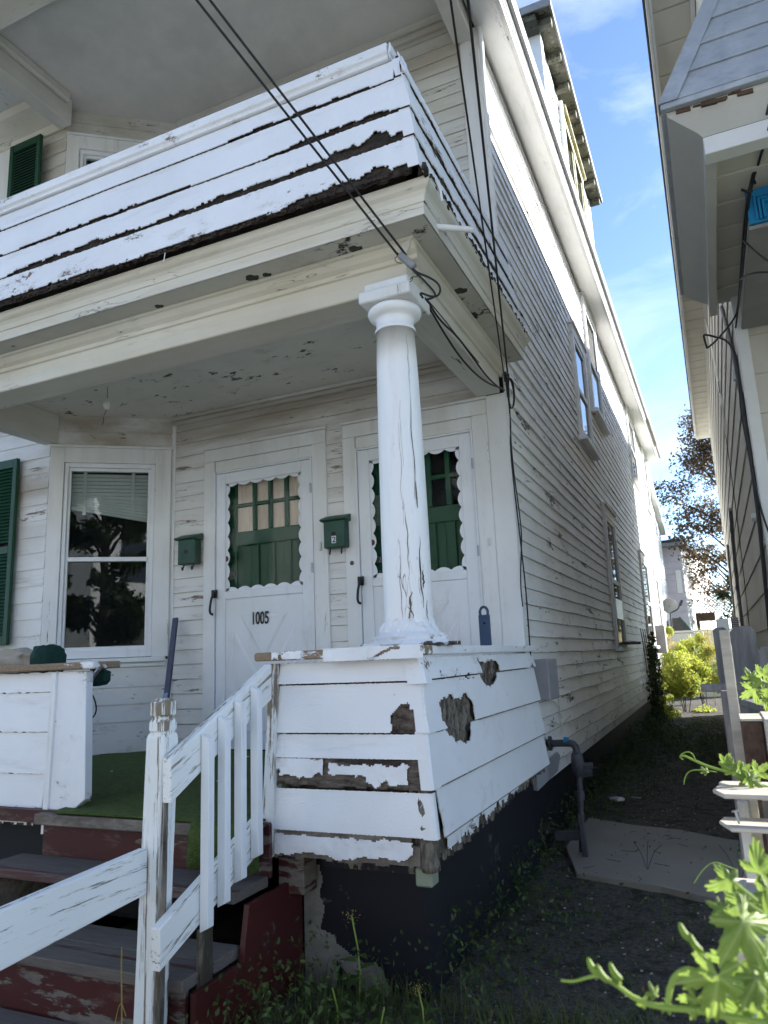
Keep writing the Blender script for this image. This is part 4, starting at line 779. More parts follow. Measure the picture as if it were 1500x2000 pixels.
ob('bulb',M().lathe([(.001,bp0.z-.04),(.018,bp0.z-.034),(.028,bp0.z-.010),(.024,bp0.z+.012),(.011,bp0.z+.026),(.010,bp0.z+.045),(.001,bp0.z+.046)],bp0.x,3.7,14),rough('dusty_glass',(.7,.7,.66),(.85,.85,.8),60,r=.3),t,smooth=True)
def blob(c,r,mat,name,par,am=.2,nn=20,f=3):
    vs=[];fs=[]
    for i in range(nn+1):
        for j in range(nn*2):
            th=math.pi*i/nn; ph=math.pi*j/nn; d=Vector((math.sin(th)*math.cos(ph),math.sin(th)*math.sin(ph),math.cos(th)))
            k=1+am*nz(*(d*f))+am*.4*nz(*(d*f*3)); sq=lambda v:math.copysign(abs(v)**.62,v)
            vs.append((c[0]+r[0]*sq(d.x)*k,c[1]+r[1]*sq(d.y)*k,c[2]+r[2]*sq(d.z)*k))
    for i in range(nn):
        for j in range(nn*2): a=i*nn*2+j; b=i*nn*2+(j+1)%(nn*2); fs.append((a,a+nn*2,b+nn*2,b))
    return ob(name,M().add(vs,fs),mat,par,smooth=True)
cv=thing('lounge_cushion','beige cloth cushion with a dark green end piece lying behind the left porch wall','cushion',(-3.7,3.1,-.1))
cc=at(30,1275,Y=3.05); blob((cc.x-.12,3.1,.055),(.34,.16,.085),M_cloth,'cover',cv,.28); c2=at(84,1268,Y=3.0); blob((c2.x,3.04,.07),(.055,.10,.085),M_dkgreen,'end_piece',cv,.12)
ch=thing('camping_chair','folded dark green camping chair with steel tube poking out behind the left porch wall','chair',(-2.85,3.1,FZ))
f=lambda px,py,Y=2.95: tuple(at(px,py,Y=Y))
ob('seat_fabric',M().prism([f(168,1312),f(190,1306),f(204,1312),f(203,1330),f(196,1338),f(180,1341),f(172,1325)],(0,.05,0)),M_dkgreen,ch,bev=.004)
ob('armrest',M().tube([f(180,1306),f(200,1303),f(219,1297)],lambda t:.016,8,1),M_dkgreen,ch,smooth=True)
ob('frame_tube',M().tube([f(160,1362,2.93),f(176,1335,2.93),f(184,1318,2.93),f(197,1303,2.93)],.011,8,1),M_steel,ch,smooth=True)
ob('frame_tube',M().tube([f(160,1350,3.0),f(120,1480,3.1)],.011,8),M_blackm,ch); ob('hub',M().tube([f(168,1352),f(178,1345)],.014,8),M_blackm,ch)
ob('strap',M().tube([f(176,1348),f(186,1368),f(189,1388),f(182,1402),f(166,1410)],.004,6,2),M_rubber,ch)
t=thing('roller_toy','small flat white board on black wheels lying on the turf','toy',f(170,1490,3.3)); p=f(163,1492,3.3)
ob('deck',M().box(p[0]-.15,p[0]+.03,3.25,3.32,p[2]+.02,p[2]+.03),M_alum,t,bev=.003); ob('wheel',M().tube([(p[0]+.0,3.24,p[2]+.005),(p[0],3.27,p[2]+.005)],.018,10),M_blackm,t)
t=ob('white_stick',M().beam(f(150,1478,3.7),f(193,1472,3.7),.02,.01),M_alum,None); tag(t,'thin white stick lying on the green turf behind the left wall','stick')
t=ob('door_stop',M().tube([(-3.56,4.44,-.595),(-3.56,4.44,-.54),(-3.52,4.43,-.53)],.006,6),M_blackm,None); tag(t,'small black bent hook standing on the turf by the baseboard','hook')
lp=at(120,1946,Z=-1.14); m=M()
for i in range(9): a=rnd.uniform(0,6.28); m.hexa([(lp.x+rnd.uniform(-.035,.035),lp.y+rnd.uniform(-.03,.03),-1.148+rnd.uniform(0,.02)) for _ in range(8)])
t=ob('paper_scrap',m,M_paper,None); tag(t,'crumpled scrap of white paper on the lowest step platform','litter')
# ------------------------------------------------------------------ cables
anc=at(790,505,Y=2.76)
def straight(a,b,k): return [tuple(b+(a-b)*k),tuple(a),tuple(b)]
s1=at(384,0,Y=1.9); s2=at(410,0,Y=1.9)
cb=thing('service_cable','two taut black service cables coming down to the porch cornice above the column','cable',tuple(anc))
ob('cable',M().tube(straight(s1,anc+Vector((-.012,0,-.005)),9),.0052,6),M_rubber,cb); ob('cable',M().tube(straight(s2,anc+Vector((.010,0,.012)),9),.0052,6),M_rubber,cb)
ob('clamp',M().beam(anc+Vector((-.02,-.005,.02)),anc+Vector((.045,.0,-.055)),.035,.03),M_gutter,cb,bev=.005)
g=lambda px,py,X=-1.085: tuple(at(px,py,X=X)); h=lambda px,py,Y=2.76: tuple(at(px,py,Y=Y))
m=M()
m.tube([h(770,490),h(785,503),h(800,520),h(815,533),h(835,540),h(855,552),h(861,566),h(856,578),h(842,580),h(818,570),h(826,582)],.005,6,2)
m.tube([h(790,512),h(812,532),h(840,560),h(852,576),h(845,582),h(833,585)],.005,6,2)
m.tube([h(776,500),h(770,506),h(775,513),h(785,514)],.002,5,2); m.tube([h(800,546),h(806,540),h(814,541),h(816,537)],.002,5,1); m.tube([h(796,553),h(805,548),h(806,540)],.002,5,1)
ob('slack_loop',m,M_rubber,cb)
m=M(); m.tube([g(820,572),g(838,592),g(858,625),g(892,655),g(925,700),g(950,735),g(975,758),g(985,762)],.0055,6,2)
m.tube([g(822,575),g(845,612),g(870,655),g(900,700),g(930,732),g(955,750),g(980,758)],.0055,6,2); m.tube([g(818,568),g(848,600),g(880,640),g(905,672),(g(935,708))],.003,5,2)
ob('beam_run',m,M_rubber,cb)
c4=thing('drop_cable','pair of thin black cables dropping from above to the coil at the house corner','cable',tuple(at(990,740,Y=4.42)))
a1=at(986,745,Y=4.15); a2=at(992,735,Y=4.15)
ob('cable',M().tube(straight(at(880,0,Y=1.8),a1,6),.0042,6),M_rubber,c4); ob('cable',M().tube(straight(at(914,0,Y=1.8),a2,6),.0052,6),M_rubber,c4)
cl=thing('corner_cables','bundle of black cables coiled and running down the corner board','cable',tuple(at(1000,1290,Y=4.42)))
y_=4.43; m=M()
m.tube([h(988,730,y_),h(990,750,y_),h(994,790,y_),h(998,830,y_),h(996,870,y_),h(1004,950,y_),h(1010,1000,y_),h(1018,1070,y_),h(1027,1150,y_),h(1032,1220,y_),h(1034,1250,y_),h(1037,1290,y_)],.0045,6,2)
m.tube([h(994,730,y_),h(993,760,y_),h(996,800,y_),h(997,850,y_),h(1003,920,y_),h(1013,990,y_),h(1019,1040,y_),h(1018,1080,y_),h(1016,1140,y_),h(1021,1185,y_)],.004,6,2)
ob('cable',m,M_rubber,cl)
m=M()
for i in range(3): m.tube([h(988+i,738,y_-.01),h(997+i*2,740,y_-.01),h(1003+i,765,y_-.01),h(1003+i,790,y_-.01),h(999,800,y_-.01),h(994+i,790,y_-.01),h(990,760,y_-.01)],.0038,5,2)
m.tube([h(986,727,y_),h(990,745,y_),h(993,775,y_)],.010,7,1); ob('coil',m,M_rubber,cl)
# ------------------------------------------------------------------ gas riser
M_gas=rough('dark_grey_pipe',(.035,.038,.045),(.065,.068,.08),9,r=.5)
gs=thing('gas_riser','grey gas pipe with regulator valve coming out of the side wall to the ground','gas pipe',tuple(at(1143,1690,Y=4.78)))
y_=4.8; gq=lambda px,py,Y=4.8: Vector(at(px,py,Y=Y)); p0=gq(1074,1452,4.85)
ob('pipe',M().tube([p0+Vector((-.06,.05,0)),p0,gq(1108,1451),gq(1118,1452),gq(1125,1460),gq(1127,1475)],.022,12,1),M_gas,gs,smooth=True)
ob('flange',M().tube([p0+Vector((-.005,0,0)),p0+Vector((.01,0,0))],.045,16),M_gas,gs)
ob('blue_tag',M().beam(gq(1106,1449),gq(1106,1440),.03,.03),M_blue,gs)
ob('valve',M().tube([gq(1126,1468),gq(1128,1490),gq(1130,1515)],lambda t:.024+.016*math.sin(math.pi*t),12,1),M_gas,gs,smooth=True)
ob('valve_cap',M().tube([gq(1128,1496),gq(1158,1495)],.020,6),M_gas,gs); ob('valve_cap',M().tube([gq(1130,1510),gq(1156,1508)],.028,6),M_gas,gs)
ob('down_pipe',M().tube([gq(1131,1515),gq(1134,1560),gq(1138,1690)],.018,10),M_gas,gs); ob('coupling',M().tube([gq(1133,1545),gq(1134,1562)],.027,12),M_gas,gs)
ob('stake',M().beam(gq(1134,1590,4.70),gq(1146,1690,4.70),.035,.03),M_gas,gs,bev=.003)
ob('bracket',M().beam(gq(1085,1632,4.74),gq(1138,1632,4.74),.03,.05),M_gas,gs,bev=.003)
# ------------------------------------------------------------------ neighbour
NB=thing('neighbour_house','beige sided house across the alley with grey aluminium porch skirt and blue beam end','house',(1.2,8,G0))
nb=lambda n,m,mat,**k: ob(n,m,mat,NB,**k)
NX,NY,NE=.357,4.85,15.2; NR=2.55
nb('wall_core',M().box(NX+.004,NR,NY+.01,NE,G0,4.14),M_nwhite)
sw=nb('side_wall',M().box(NX+.001,NX+.003,NY+.01,NE-.001,G0,4.10),M_nwhite)
me=None; z=G0+.05; row=0
while z<4.05:
    y=NY+.06-(.4 if row%2 else 0); 
    while y<NE-.02:
        y0=max(y,NY+.065); y1=min(y+.80,NE-.01)
        if y1-y0>.05:
            full=(abs(y1-y0-.80)<1e-6)
            if not full or me is None:
                mm=M().hexa([(NX-.013,.004,0),(NX-.002,.004,.262),(NX+.001,.004,.262),(NX+.001,.004,0),(NX-.013,y1-y0-.004,0),(NX-.002,y1-y0-.004,.262),(NX+.001,y1-y0-.004,.262),(NX+.001,y1-y0-.004,0)])
                o=ob('shingle',mm,M_nsiding,sw)
                if full: me=o.data
            else: o=D.objects.new('shingle',me); link(o,sw)
            o.location=(0,y0,z)
        y+=.80
    z+=.255; row+=1
z=G0+.05
fw_=nb('front_wall',M().box(NX+.06,NR,NY+.004,NY+.009,G0,4.1),M_nwhite)
while z<4.0:
    if not(z<1.9<z+.255): pass
    ob('clapboard',M().hexa([(NX+.045,NY-.014,z),(NR,NY-.014,z),(NR,NY,z),(NX+.045,NY,z),(NX+.045,NY-.003,z+.262),(NR,NY-.003,z+.262),(NR,NY,z+.262),(NX+.045,NY,z+.262)]),M_nsiding,fw_); z+=.255
nb('corner_board',M().box(NX-.025,NX+.045,NY-.022,NY+.06,G0,4.05),M_nwhite,bev=.004)
nb('corner_board',M().box(NX-.02,NX+.03,NE-.06,NE+.01,G0,4.05),M_nwhite,bev=.004)
EV=nb('eave',M().box(.062,.080,1.8,NE+.25,4.10,4.26),M_nwhite)
y=1.8
while y<NE+.2: ob('soffit_panel',M().box(.082,NX,y+.004,y+.296,4.105,4.12),M_nvinyl,EV,bev=.004); y+=.30
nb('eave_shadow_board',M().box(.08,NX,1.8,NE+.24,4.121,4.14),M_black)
nb('roof',M().box(.045,NR,1.78,NE+.28,4.262,4.30),M_roof)
nb('inner_fascia',M().box(.0815,.098,1.8,NE+.24,4.085,4.104).box(NX-.03,NX-.003,1.8,NE,4.075,4.104),M_nwhite)
# skirt (sloping aluminium), cove, porch beam
Lo=Vector((.058,3.03,2.30)); Hi=Vector((.306,3.278,2.96)); SR=4.87
SK=nb('skirt_wall',M().hexa([(.08,3.06,2.3),(NR,3.06,2.3),(NR,SR,2.3),(.08,SR,2.3),(.33,3.31,2.95),(NR,3.31,2.95),(NR,SR,2.95),(.33,SR,2.95)]),M_black)
nb('upper_porch_wall',M().box(.36,NR,3.34,NY-.03,2.95,4.1),M_nwhite)
for i in range(4):
    a=Lo.lerp(Hi,i/4); b=Lo.lerp(Hi,(i+1)/4+.02); o=.012
    ob('skirt_panel',M().hexa([(a.x+.04,a.y-o,a.z),(NR,a.y-o,a.z),(NR,a.y+.012,a.z),(a.x+.04,a.y+.012,a.z),(b.x+.04,b.y,b.z),(NR,b.y,b.z),(NR,b.y+.012,b.z),(b.x+.04,b.y+.012,b.z)]),M_nalum,SK,bev=.002)
    ob('skirt_panel',M().hexa([(a.x-o,a.y+.04,a.z),(a.x+.012,a.y+.04,a.z),(a.x+.012,SR,a.z),(a.x-o,SR,a.z),(b.x,b.y+.04,b.z),(b.x+.012,b.y+.04,b.z),(b.x+.012,SR,b.z),(b.x,SR,b.z)]),M_nalum,SK,bev=.002)
a=Lo+Vector((-.018,-.018,-.004)); b=Hi+Vector((-.010,-.010,0))
ob('corner_strip',M().add([a+Vector((0,.075,0)),a,a+Vector((.075,0,0)),b+Vector((0,.075,0)),b,b+Vector((.075,0,0))],[(0,1,4,3),(1,2,5,4)]),M_nalum,SK,solid=.004)
nb('skirt_lip',M().box(.045,NR,3.018,3.05,2.270,2.298).box(.045,.075,3.051,SR,2.270,2.298),M_nalum,bev=.003)
m=M()
for i in range(70):
    x=.12+rnd.random()**1*2.2; a_=rnd.uniform(.006,.016); y=3.055+rnd.uniform(-.004,.01); z=2.262+rnd.uniform(-.008,.008)
    m.hexa([(x-a_*2,y-a_,z-a_*.5),(x+a_*2,y-a_,z-a_*.7),(x+a_*2,y+a_,z-a_*.6),(x-a_*2,y+a_,z-a_*.4),(x-a_*2,y-a_,z+a_*.6),(x+a_*2,y-a_,z+a_*.5),(x+a_*2,y+a_,z+a_*.5),(x-a_*2,y+a_,z+a_*.5)])
nb('rotten_strip',m,M_brown,kind='stuff')
o1=[(.066,3.052,2.272),(.075,3.056,2.250),(.185,3.118,2.175),(.200,3.130,2.160)]
m=M(); vs=[]
for x,y,z in o1: vs+=[(NR,y,z),(x,y,z),(x,SR,z)]
nb('cove_fascia',M().add(vs,[(3*i,3*i+1,3*i+4,3*i+3) for i in range(3)]+[(3*i+1,3*i+2,3*i+5,3*i+4) for i in range(3)]),M_ncove,solid=.003)
nb('porch_beam',M().box(.198,NR,3.128,3.21,2.075,2.158),M_nwhite,bev=.003); nb('porch_beam',M().box(.198,.245,3.212,SR+.005,2.082,2.158),M_ncove,bev=.003)
CL=nb('porch_ceiling',M().box(.25,NR,3.22,NY-.03,2.175,2.26),M_black)
y=3.22
while y<NY-.1: ob('ceiling_panel',M().hexa([(.247,y,2.158),(NX+.30,y,2.158),(NX+.30,y+.236,2.166),(.247,y+.236,2.166),(.247,y,2.174),(NX+.30,y,2.174),(NX+.30,y+.236,2.174),(.247,y+.236,2.174)]),M_nvinyl,CL,bev=.003); y+=.24
nb('boxed_beam',M().box(.378,1.3,3.62,NY-.03,1.952,2.156),M_nsiding)
nb('beam_underside',M().box(.366,1.3,3.60,NY-.03,1.930,1.951),M_grayp,bev=.004)
bl=nb('beam_end',M().box(.372,1.3,3.585,3.618,1.953,2.13),M_blue,bev=.004)
for i,(a,b) in enumerate(((.40,.012),(.416,.020),(.432,.028))): ob('moulding',M().box(a+.0,a+.012,3.585-b,3.584,1.96,2.09-i*.02).box(a+.012,1.3,3.585-b,3.584,2.078-i*.02,2.09-i*.02),M_blue,bl,bev=.002)
cq=lambda px,py,X=.335: tuple(at(px,py,X=X))
nb('conduit',M().tube([cq(1409,600),cq(1426,660),cq(1444,745),cq(1462,860),cq(1480,990),cq(1497,1160),cq(1506,1260)],.014,8,1),rough('dark_grey_conduit',(.05,.052,.06),(.07,.072,.08),6,r=.5))
nb('conduit_clip',M().beam(cq(1437,725),cq(1440,742),.05,.03).beam(cq(1474,1004),cq(1476,1014),.05,.03),M_nwhite)
nb('downpipe',M().tube([cq(1427,995,.30),cq(1432,1060,.30),cq(1441,1150,.30),cq(1455,1260,.30)],.022,8),M_gutter); nb('downpipe',M().tube([cq(1421,1065,.32),cq(1428,1140,.32),cq(1438,1230,.32)],.02,8),M_gutter)
nb('wall_wire',M().tube([cq(1403,745),cq(1420,870),cq(1440,1010),cq(1460,1190),cq(1470,1290)],.004,5,1),M_rubber)
nb('trim_strip',M().tube([cq(1375,615),cq(1392,690),cq(1410,790),cq(1418,850)],.012,4),M_nwhite)
# white electrical box with louver by the wall
t=thing('vent_hood','white box with a black louvre standing by the neighbour wall','vent box',tuple(at(1415,1230,Y=6.0)))
a=at(1398,1209,Y=5.2); b=at(1425,1230,Y=5.2); ob('box',M().box(a.x,b.x,5.2,5.4,b.z-.1,a.z),M_nwhite,t,bev=.006); a=at(1427,1206,Y=5.25); b=at(1444,1226,Y=5.25); lo_=ob('louvre',M().box(a.x,b.x,5.25,5.32,b.z,a.z),M_blackm,t,bev=.003)
for i in range(6): z=b.z+(a.z-b.z)*(i+.5)/6; ob('slat',M().box(a.x+.003,b.x-.003,5.235,5.249,z-.003,z+.003),M_gutter,lo_)
ng=thing('neighbour_cables','tangle of black cables clamped at the neighbour porch corner','cable',tuple(at(1470,360,Y=3.5)))
m=M(); k35=lambda px,py,Y=3.5: tuple(at(px,py,Y=Y))
m.tube([tuple(at(1540,60,Y=2.4)),k35(1500,210,3.1),k35(1482,300,3.4),k35(1476,325)],.006,6,1); m.tube([tuple(at(1560,80,Y=2.4)),k35(1503,245,3.1),k35(1484,310,3.4),k35(1478,330)],.006,6,1)
m.tube([k35(1474,330),k35(1464,365),k35(1458,400,3.55),k35(1453,450,3.7),k35(1449,500,3.9),k35(1445,560,4.2),k35(1441,600,4.5),k35(1437,620,4.6),k35(1400,665,4.6),k35(1381,680,4.6)],.006,6,2)
m.tube([k35(1476,335),k35(1462,390,3.55),k35(1456,470,3.7),k35(1450,540,3.9),k35(1443,590,4.4),k35(1437,640,4.6)],.005,6,2)
m.tube([k35(1452,470,3.5),k35(1470,487,3.4),k35(1485,500,3.3),k35(1504,513,3.2)],.005,6,2); m.tube([k35(1447,545,3.7),k35(1458,537,3.6),k35(1478,532,3.5),k35(1504,532,3.4)],.005,6,2)
m.tube([k35(1381,680,4.6),k35(1374,656,4.6),k35(1376,653,4.6),k35(1398,658,4.6),k35(1420,664,4.6),k35(1438,690,4.65),k35(1444,730,4.7),k35(1446,800,4.75),k35(1458,860,4.78),k35(1470,930,4.8),k35(1490,1010,4.8),k35(1510,1060,4.8)],.006,6,2)
ob('cable',m,M_rubber,ng)
m=M()
for i in range(5): m.tube([k35(1470+rnd.uniform(-6,6),352+rnd.uniform(-8,8)) for _ in range(4)],.004,5,2)
m.tube([k35(1448,370),k35(1462,376),k35(1470,372)],.006,6,1); ob('clamp',m,M_rubber,ng)
# ------------------------------------------------------------------ fence pieces on the right
FN=thing('picket_fence','weathered grey dog-eared picket fence with a thin upright batten','fence',(.1,3.3,G0))
def picket(px0,px1,pyt,Y,zb=-1.2,t=.02,mat=M_oldw):
    a=at(px0,pyt,Y=Y); b=at(px1,pyt,Y=Y); c=(b.x-a.x)*.22
    ob('picket',M().prism([(a.x,Y,zb),(b.x,Y,zb),(b.x,Y,a.z-c),(b.x-c,Y,a.z),(a.x+c,Y,a.z),(a.x,Y,a.z-c)],(0,t,0)),mat,FN,bev=.003)
picket(1424,1474,1224,3.5); picket(1391,1420,1226,3.6); picket(1478,1530,1262,3.3); 
a=at(1404,1231,Y=2.4); b=at(1424,1231,Y=2.4); ob('batten',M().box(a.x,b.x,2.4,2.435,-1.2,a.z),M_oldx,FN,bev=.002)
for (px0,px1,y0,y1,Y) in((1368,1455,1337,1350,2.9),(1445,1520,1318,1328,3.3),(1445,1520,1365,1380,3.1)):
    a=at(px0,y0,Y=Y); b=at(px1,y1,Y=Y); ob('rail',M().box(a.x,b.x,Y,Y+.06,b.z,a.z),M_oldw,FN,bev=.003)
a=at(1407,1350,Y=2.55); ob('rail_post',M().box(a.x,a.x+.035,2.55,2.6,-1.2,a.z),M_oldw,FN,bev=.003)
ob('loose_batten',M().beam(at(1440,1365,Y=2.8),at(1510,1388,Y=2.6),.03,.02),M_oldw,FN)
tb=thing('timber_post','thick square timber post end, shaded front painted dark and sunlit top painted pale','timber',(.07,2.4,G0))
a=at(1447,1407,Y=2.2); b=at(1489,1407,Y=2.2); ob('block',M().box(a.x,b.x,2.2,2.36,-1.2,a.z-.002),M_dkw,tb,bev=.004); ob('sunlit_top',M().box(a.x-.001,b.x+.001,2.199,2.365,a.z-.002,a.z+.004),M_oldx,tb)  # sunlight painted into the pale top, shade into the dark front
a=at(1492,1405,Y=2.15); ob('side_board',M().box(a.x,a.x+.05,2.15,2.4,-1.2,a.z),M_oldx,tb,bev=.003)
PL=thing('pallet_fence','lit pale slatted wooden fence section with nails sticking up through it','fence',(.1,1.7,G0))
for (px0,py0,py1,Y,dp) in((1415,1533,1541,1.75,.05),(1405,1551,1560,1.62,.09),(1419,1617,1625,1.6,.10),(1424,1745,1763,1.5,.10),(1430,1860,1880,1.42,.1),(1432,1985,2010,1.35,.12)):
    a=at(px0+8,py0,Y=Y); b=at(px0,py1,Y=Y)
    m=M(); x0=a.x; m.prism([(x0,Y,b.z),(x0-.02,Y+dp*.6,b.z),(x0-.012,Y+dp,b.z),(x0+.9,Y+dp,b.z),(x0+.9,Y,b.z)],(0,0,a.z-b.z)); ob('slat',m,M_oldx,PL,bev=.002)
a=at(1440,1566,Y=1.72); b=at(1459,1566,Y=1.72); ob('upright',M().box(a.x,b.x,1.72,1.74,-1.0,a.z),M_oldwhite,PL,bev=.002)
ob('upright',M().box(b.x+.004,b.x+.02,1.74,1.78,-1.0,a.z),M_oldx,PL,bev=.002)
for i in range(3): ob('upright',M().box(b.x+.03+i*.05,b.x+.06+i*.05,1.80,1.84,-1.0,a.z-.01),M_oldw,PL)
def nail(px,py,qx,qy,Y):
    a=at(px,py,Y=Y); b=at(qx,qy,Y=Y); o=ob('nail',M().tube([a,b],.0022,7).tube([a,a+(b-a)*.08],.0065,10),M_steel,PL)
nail(1435,1583,1444,1609,1.63); nail(1451,1720,1456,1743,1.54)
ng2=ob('flower_box',M().box(.55,1.0,2.0,2.4,-1.2,-.6),M_oldw,PL)
# ------------------------------------------------------------------ hop vines
VEI=[]
def hopleaf(sz,lob=5,seed=0):
    """palmate toothed leaf in its own plane: x sideways, y along the midrib"""
    r_=random.Random(seed); vs=[(0,0,0)];fs=[];K=110;rings=7
    angs=[-118,-58,0,58,118][:lob] if lob==5 else [-62,0,62]; ln=[.52,.84,1,.84,.52] if lob==5 else [.72,1,.72]
    out=[]
    for i in range(K+1):
        t=-150+300*i/K; v=.30
        for a,l in zip(angs,ln):
            d=abs(t-a); w_=33 if lob==5 else 42
            if d<w_: v=max(v,l*((1-(d/w_)**1.25)*.66+.34))
        v*=1+(.05 if i%4<2 else -.05)*(.5+v); out.append((t,v))
    for k in range(1,rings+1):
        for t,v in out:
            rr=v*sz*k/rings; a=R_(t); x,y=rr*math.sin(a),rr*math.cos(a)
            near=min(abs(t-q) for q in angs)
            z=-.16*sz*(k/rings)**2+.09*sz*(1-min(near,30)/30)*-(k/rings)+.02*sz*math.sin(y/sz*16)
            vs.append((x,y,z))
    n=K+1; VEI[:]=[1.0]+[max(0,1-min(abs(t-q) for q in angs)*(k/rings)/4.5)+.55*max(0,math.cos(math.pi*2*(k/rings*5-min(abs(t-q) for q in angs)/14)))**8*(k>1) for k in range(1,rings+1) for t,v in out]
    for i in range(K): fs.append((0,1+i,2+i))
    for k in range(rings-1):
        for i in range(K): a=1+k*n+i; fs.append((a,a+n,a+n+1,a+1))
    return vs,fs
def place(vs,c,tip,nrm):
    y=Vector(tip).normalized(); n_=Vector(nrm); n_=(n_-y*n_.dot(y)).normalized(); x=y.cross(n_); c=Vector(c); return [tuple(c+x*a+y*b+n_*d) for a,b,d in vs]
view=Vector((0,-1,.15))
def pdir(px,py,ang,Y):   # direction in the place that runs at a picture angle
    a=at(px,py,Y=Y); b=at(px+20*math.cos(R_(ang)),py-20*math.sin(R_(ang)),Y=Y); return (b-a)
VN=thing('hop_vine','bright green hop vine with large toothed leaves sprawling over the slatted fence in the corner','vine',(.1,1.2,G0))
def leafat(px,py,sizepx,ang,Y,lob=5,par=None):
    sz=sizepx/F*Vector(at(px,py,Y=Y)).dot(fw); vs,fs=hopleaf(sz,lob); c=at(px,py,Y=Y); nn=-Vector(c).normalized()+Vector((rnd.uniform(.0,.8),rnd.uniform(-.3,.5),rnd.uniform(.1,.9)))
    o=ob('leaf',M().add(place(vs,c,pdir(px,py,ang,Y),nn),fs),M_vine,par or VN,smooth=True); q=o.data.attributes.new('vein','FLOAT','POINT')
    q.data.foreach_set('value',[min(1,v) for v in VEI])
LV=[(1450,1800,88,-60,.80),(1402,1905,80,-95,.78),(1475,1910,60,-60,.80),(1455,1765,50,200,.95),(1500,1790,60,20,.95),(1430,1720,45,190,1.0),(1480,1705,62,30,1.05),(1495,1870,80,-80,.85),(1360,1950,38,-100,.8),(1500,1740,66,-30,1.0),(1440,1880,60,-120,.8),(1500,1960,60,-90,.8),(1412,1775,26,150,.95),(1470,1990,70,-140,.8)]
for a in LV: leafat(a[0],a[1],a[2]*1.22,a[3],a[4])
for a in((1460,1525,34,100,1.72),(1432,1505,30,100,1.72),(1432,1498,26,160,1.72),(1478,1510,30,40,1.75),(1465,1520,30,-30,1.7),(1445,1505,24,30,1.72),(1415,1490,22,60,1.72),(1380,1508,14,130,1.75),(1488,1330,30,160,2.2),(1475,1345,34,-150,2.2),(1500,1345,34,-40,2.2),(1490,1320,30,60,2.2),(1470,1325,24,120,2.2),(1500,1365,26,-90,2.2),(1505,1680,34,170,1.2),(1255,1965,22,60,.82),(1210,1920,20,120,.8),(1280,1945,24,110,.82),(1300,1960,22,-60,.82)): leafat(*a)
s=lambda pts,Y: [tuple(at(x,y,Y=Y)) for x,y in pts]
ob('stem',M().tube(s([(1360,1972),(1290,1968),(1240,1952),(1200,1920),(1170,1905),(1150,1908),(1120,1918),(1095,1915)],.80),lambda t:.0032-.0022*t,6,2),M_vstem,VN,smooth=True)
ob('stem',M().tube(s([(1304,1962),(1308,1925),(1325,1898),(1350,1893),(1375,1912),(1395,1950),(1415,1985),(1440,2010)],.80),.0030,6,2),M_vstem,VN,smooth=True)
ob('stem',M().tube(s([(1360,1972),(1420,1985),(1500,2000)],.80),.0035,6,1),M_vstem,VN,smooth=True)
ob('stem',M().tube(s([(1505,1540),(1460,1525),(1425,1508),(1385,1498),(1355,1485),(1335,1475),(1330,1478)],1.72),lambda t:.0042-.002*t,6,2),M_vstem,VN,smooth=True)
ob('tendril',M().tube(s([(1400,1508),(1370,1503),(1345,1505),(1337,1520),(1336,1532)],1.72),.0012,5,2),M_vstem,VN); ob('tendril',M().tube(s([(1360,1488),(1352,1470),(1338,1468),(1325,1478),(1335,1484)],1.72),.0012,5,2),M_vstem,VN)
ob('tendril',M().tube(s([(1440,1699),(1420,1692),(1395,1682),(1375,1695),(1355,1725)],1.3),.0008,5,2),M_vstem,VN)
for a,b in(((1450,1800),(1500,1860)),((1455,1760),(1500,1790)),((1430,1720),(1480,1760)),((1402,1905),(1440,1960)),((1475,1910),(1500,1960))): ob('stem',M().tube(s([a,b],.88),.002,5),M_vstem,VN)
for px,py in((1172,1905),(1190,1918),(1215,1915),(1372,1860),(1352,1838)):   # rolled young tips
    c=at(px,py,Y=.8); ob('bud',M().tube([c,c+pdir(px,py,140,.8).normalized()*.009,c+pdir(px,py,125,.8).normalized()*.018],lambda t:.0032*math.sin(math.pi*min(1,t*.8+.15))+.0004,7,1),M_vine,VN,smooth=True)
# ------------------------------------------------------------------ foliage helpers
def leaves(name,n,cf,sz,mats,par=None,asp=.5,kind=None,up=.0):
    vs=[];fs=[]
    for _ in range(n):
        c=Vector(cf()); s_=sz*rnd.uniform(.6,1.3); d=Vector((rnd.gauss(0,1),rnd.gauss(0,1),rnd.gauss(0,1)+up)).normalized(); q=d.cross(Vector((rnd.gauss(0,1),rnd.gauss(0,1),rnd.gauss(0,1)))).normalized()
        b=len(vs); nrm=d.cross(q)
        vs+=[tuple(c-d*s_),tuple(c-d*s_*.2+q*s_*asp+nrm*s_*.12),tuple(c+d*s_),tuple(c-d*s_*.2-q*s_*asp+nrm*s_*.12)]; fs.append((b,b+1,b+2,b+3))
    return ob(name,M().add(vs,fs),mats,par,kind=kind)
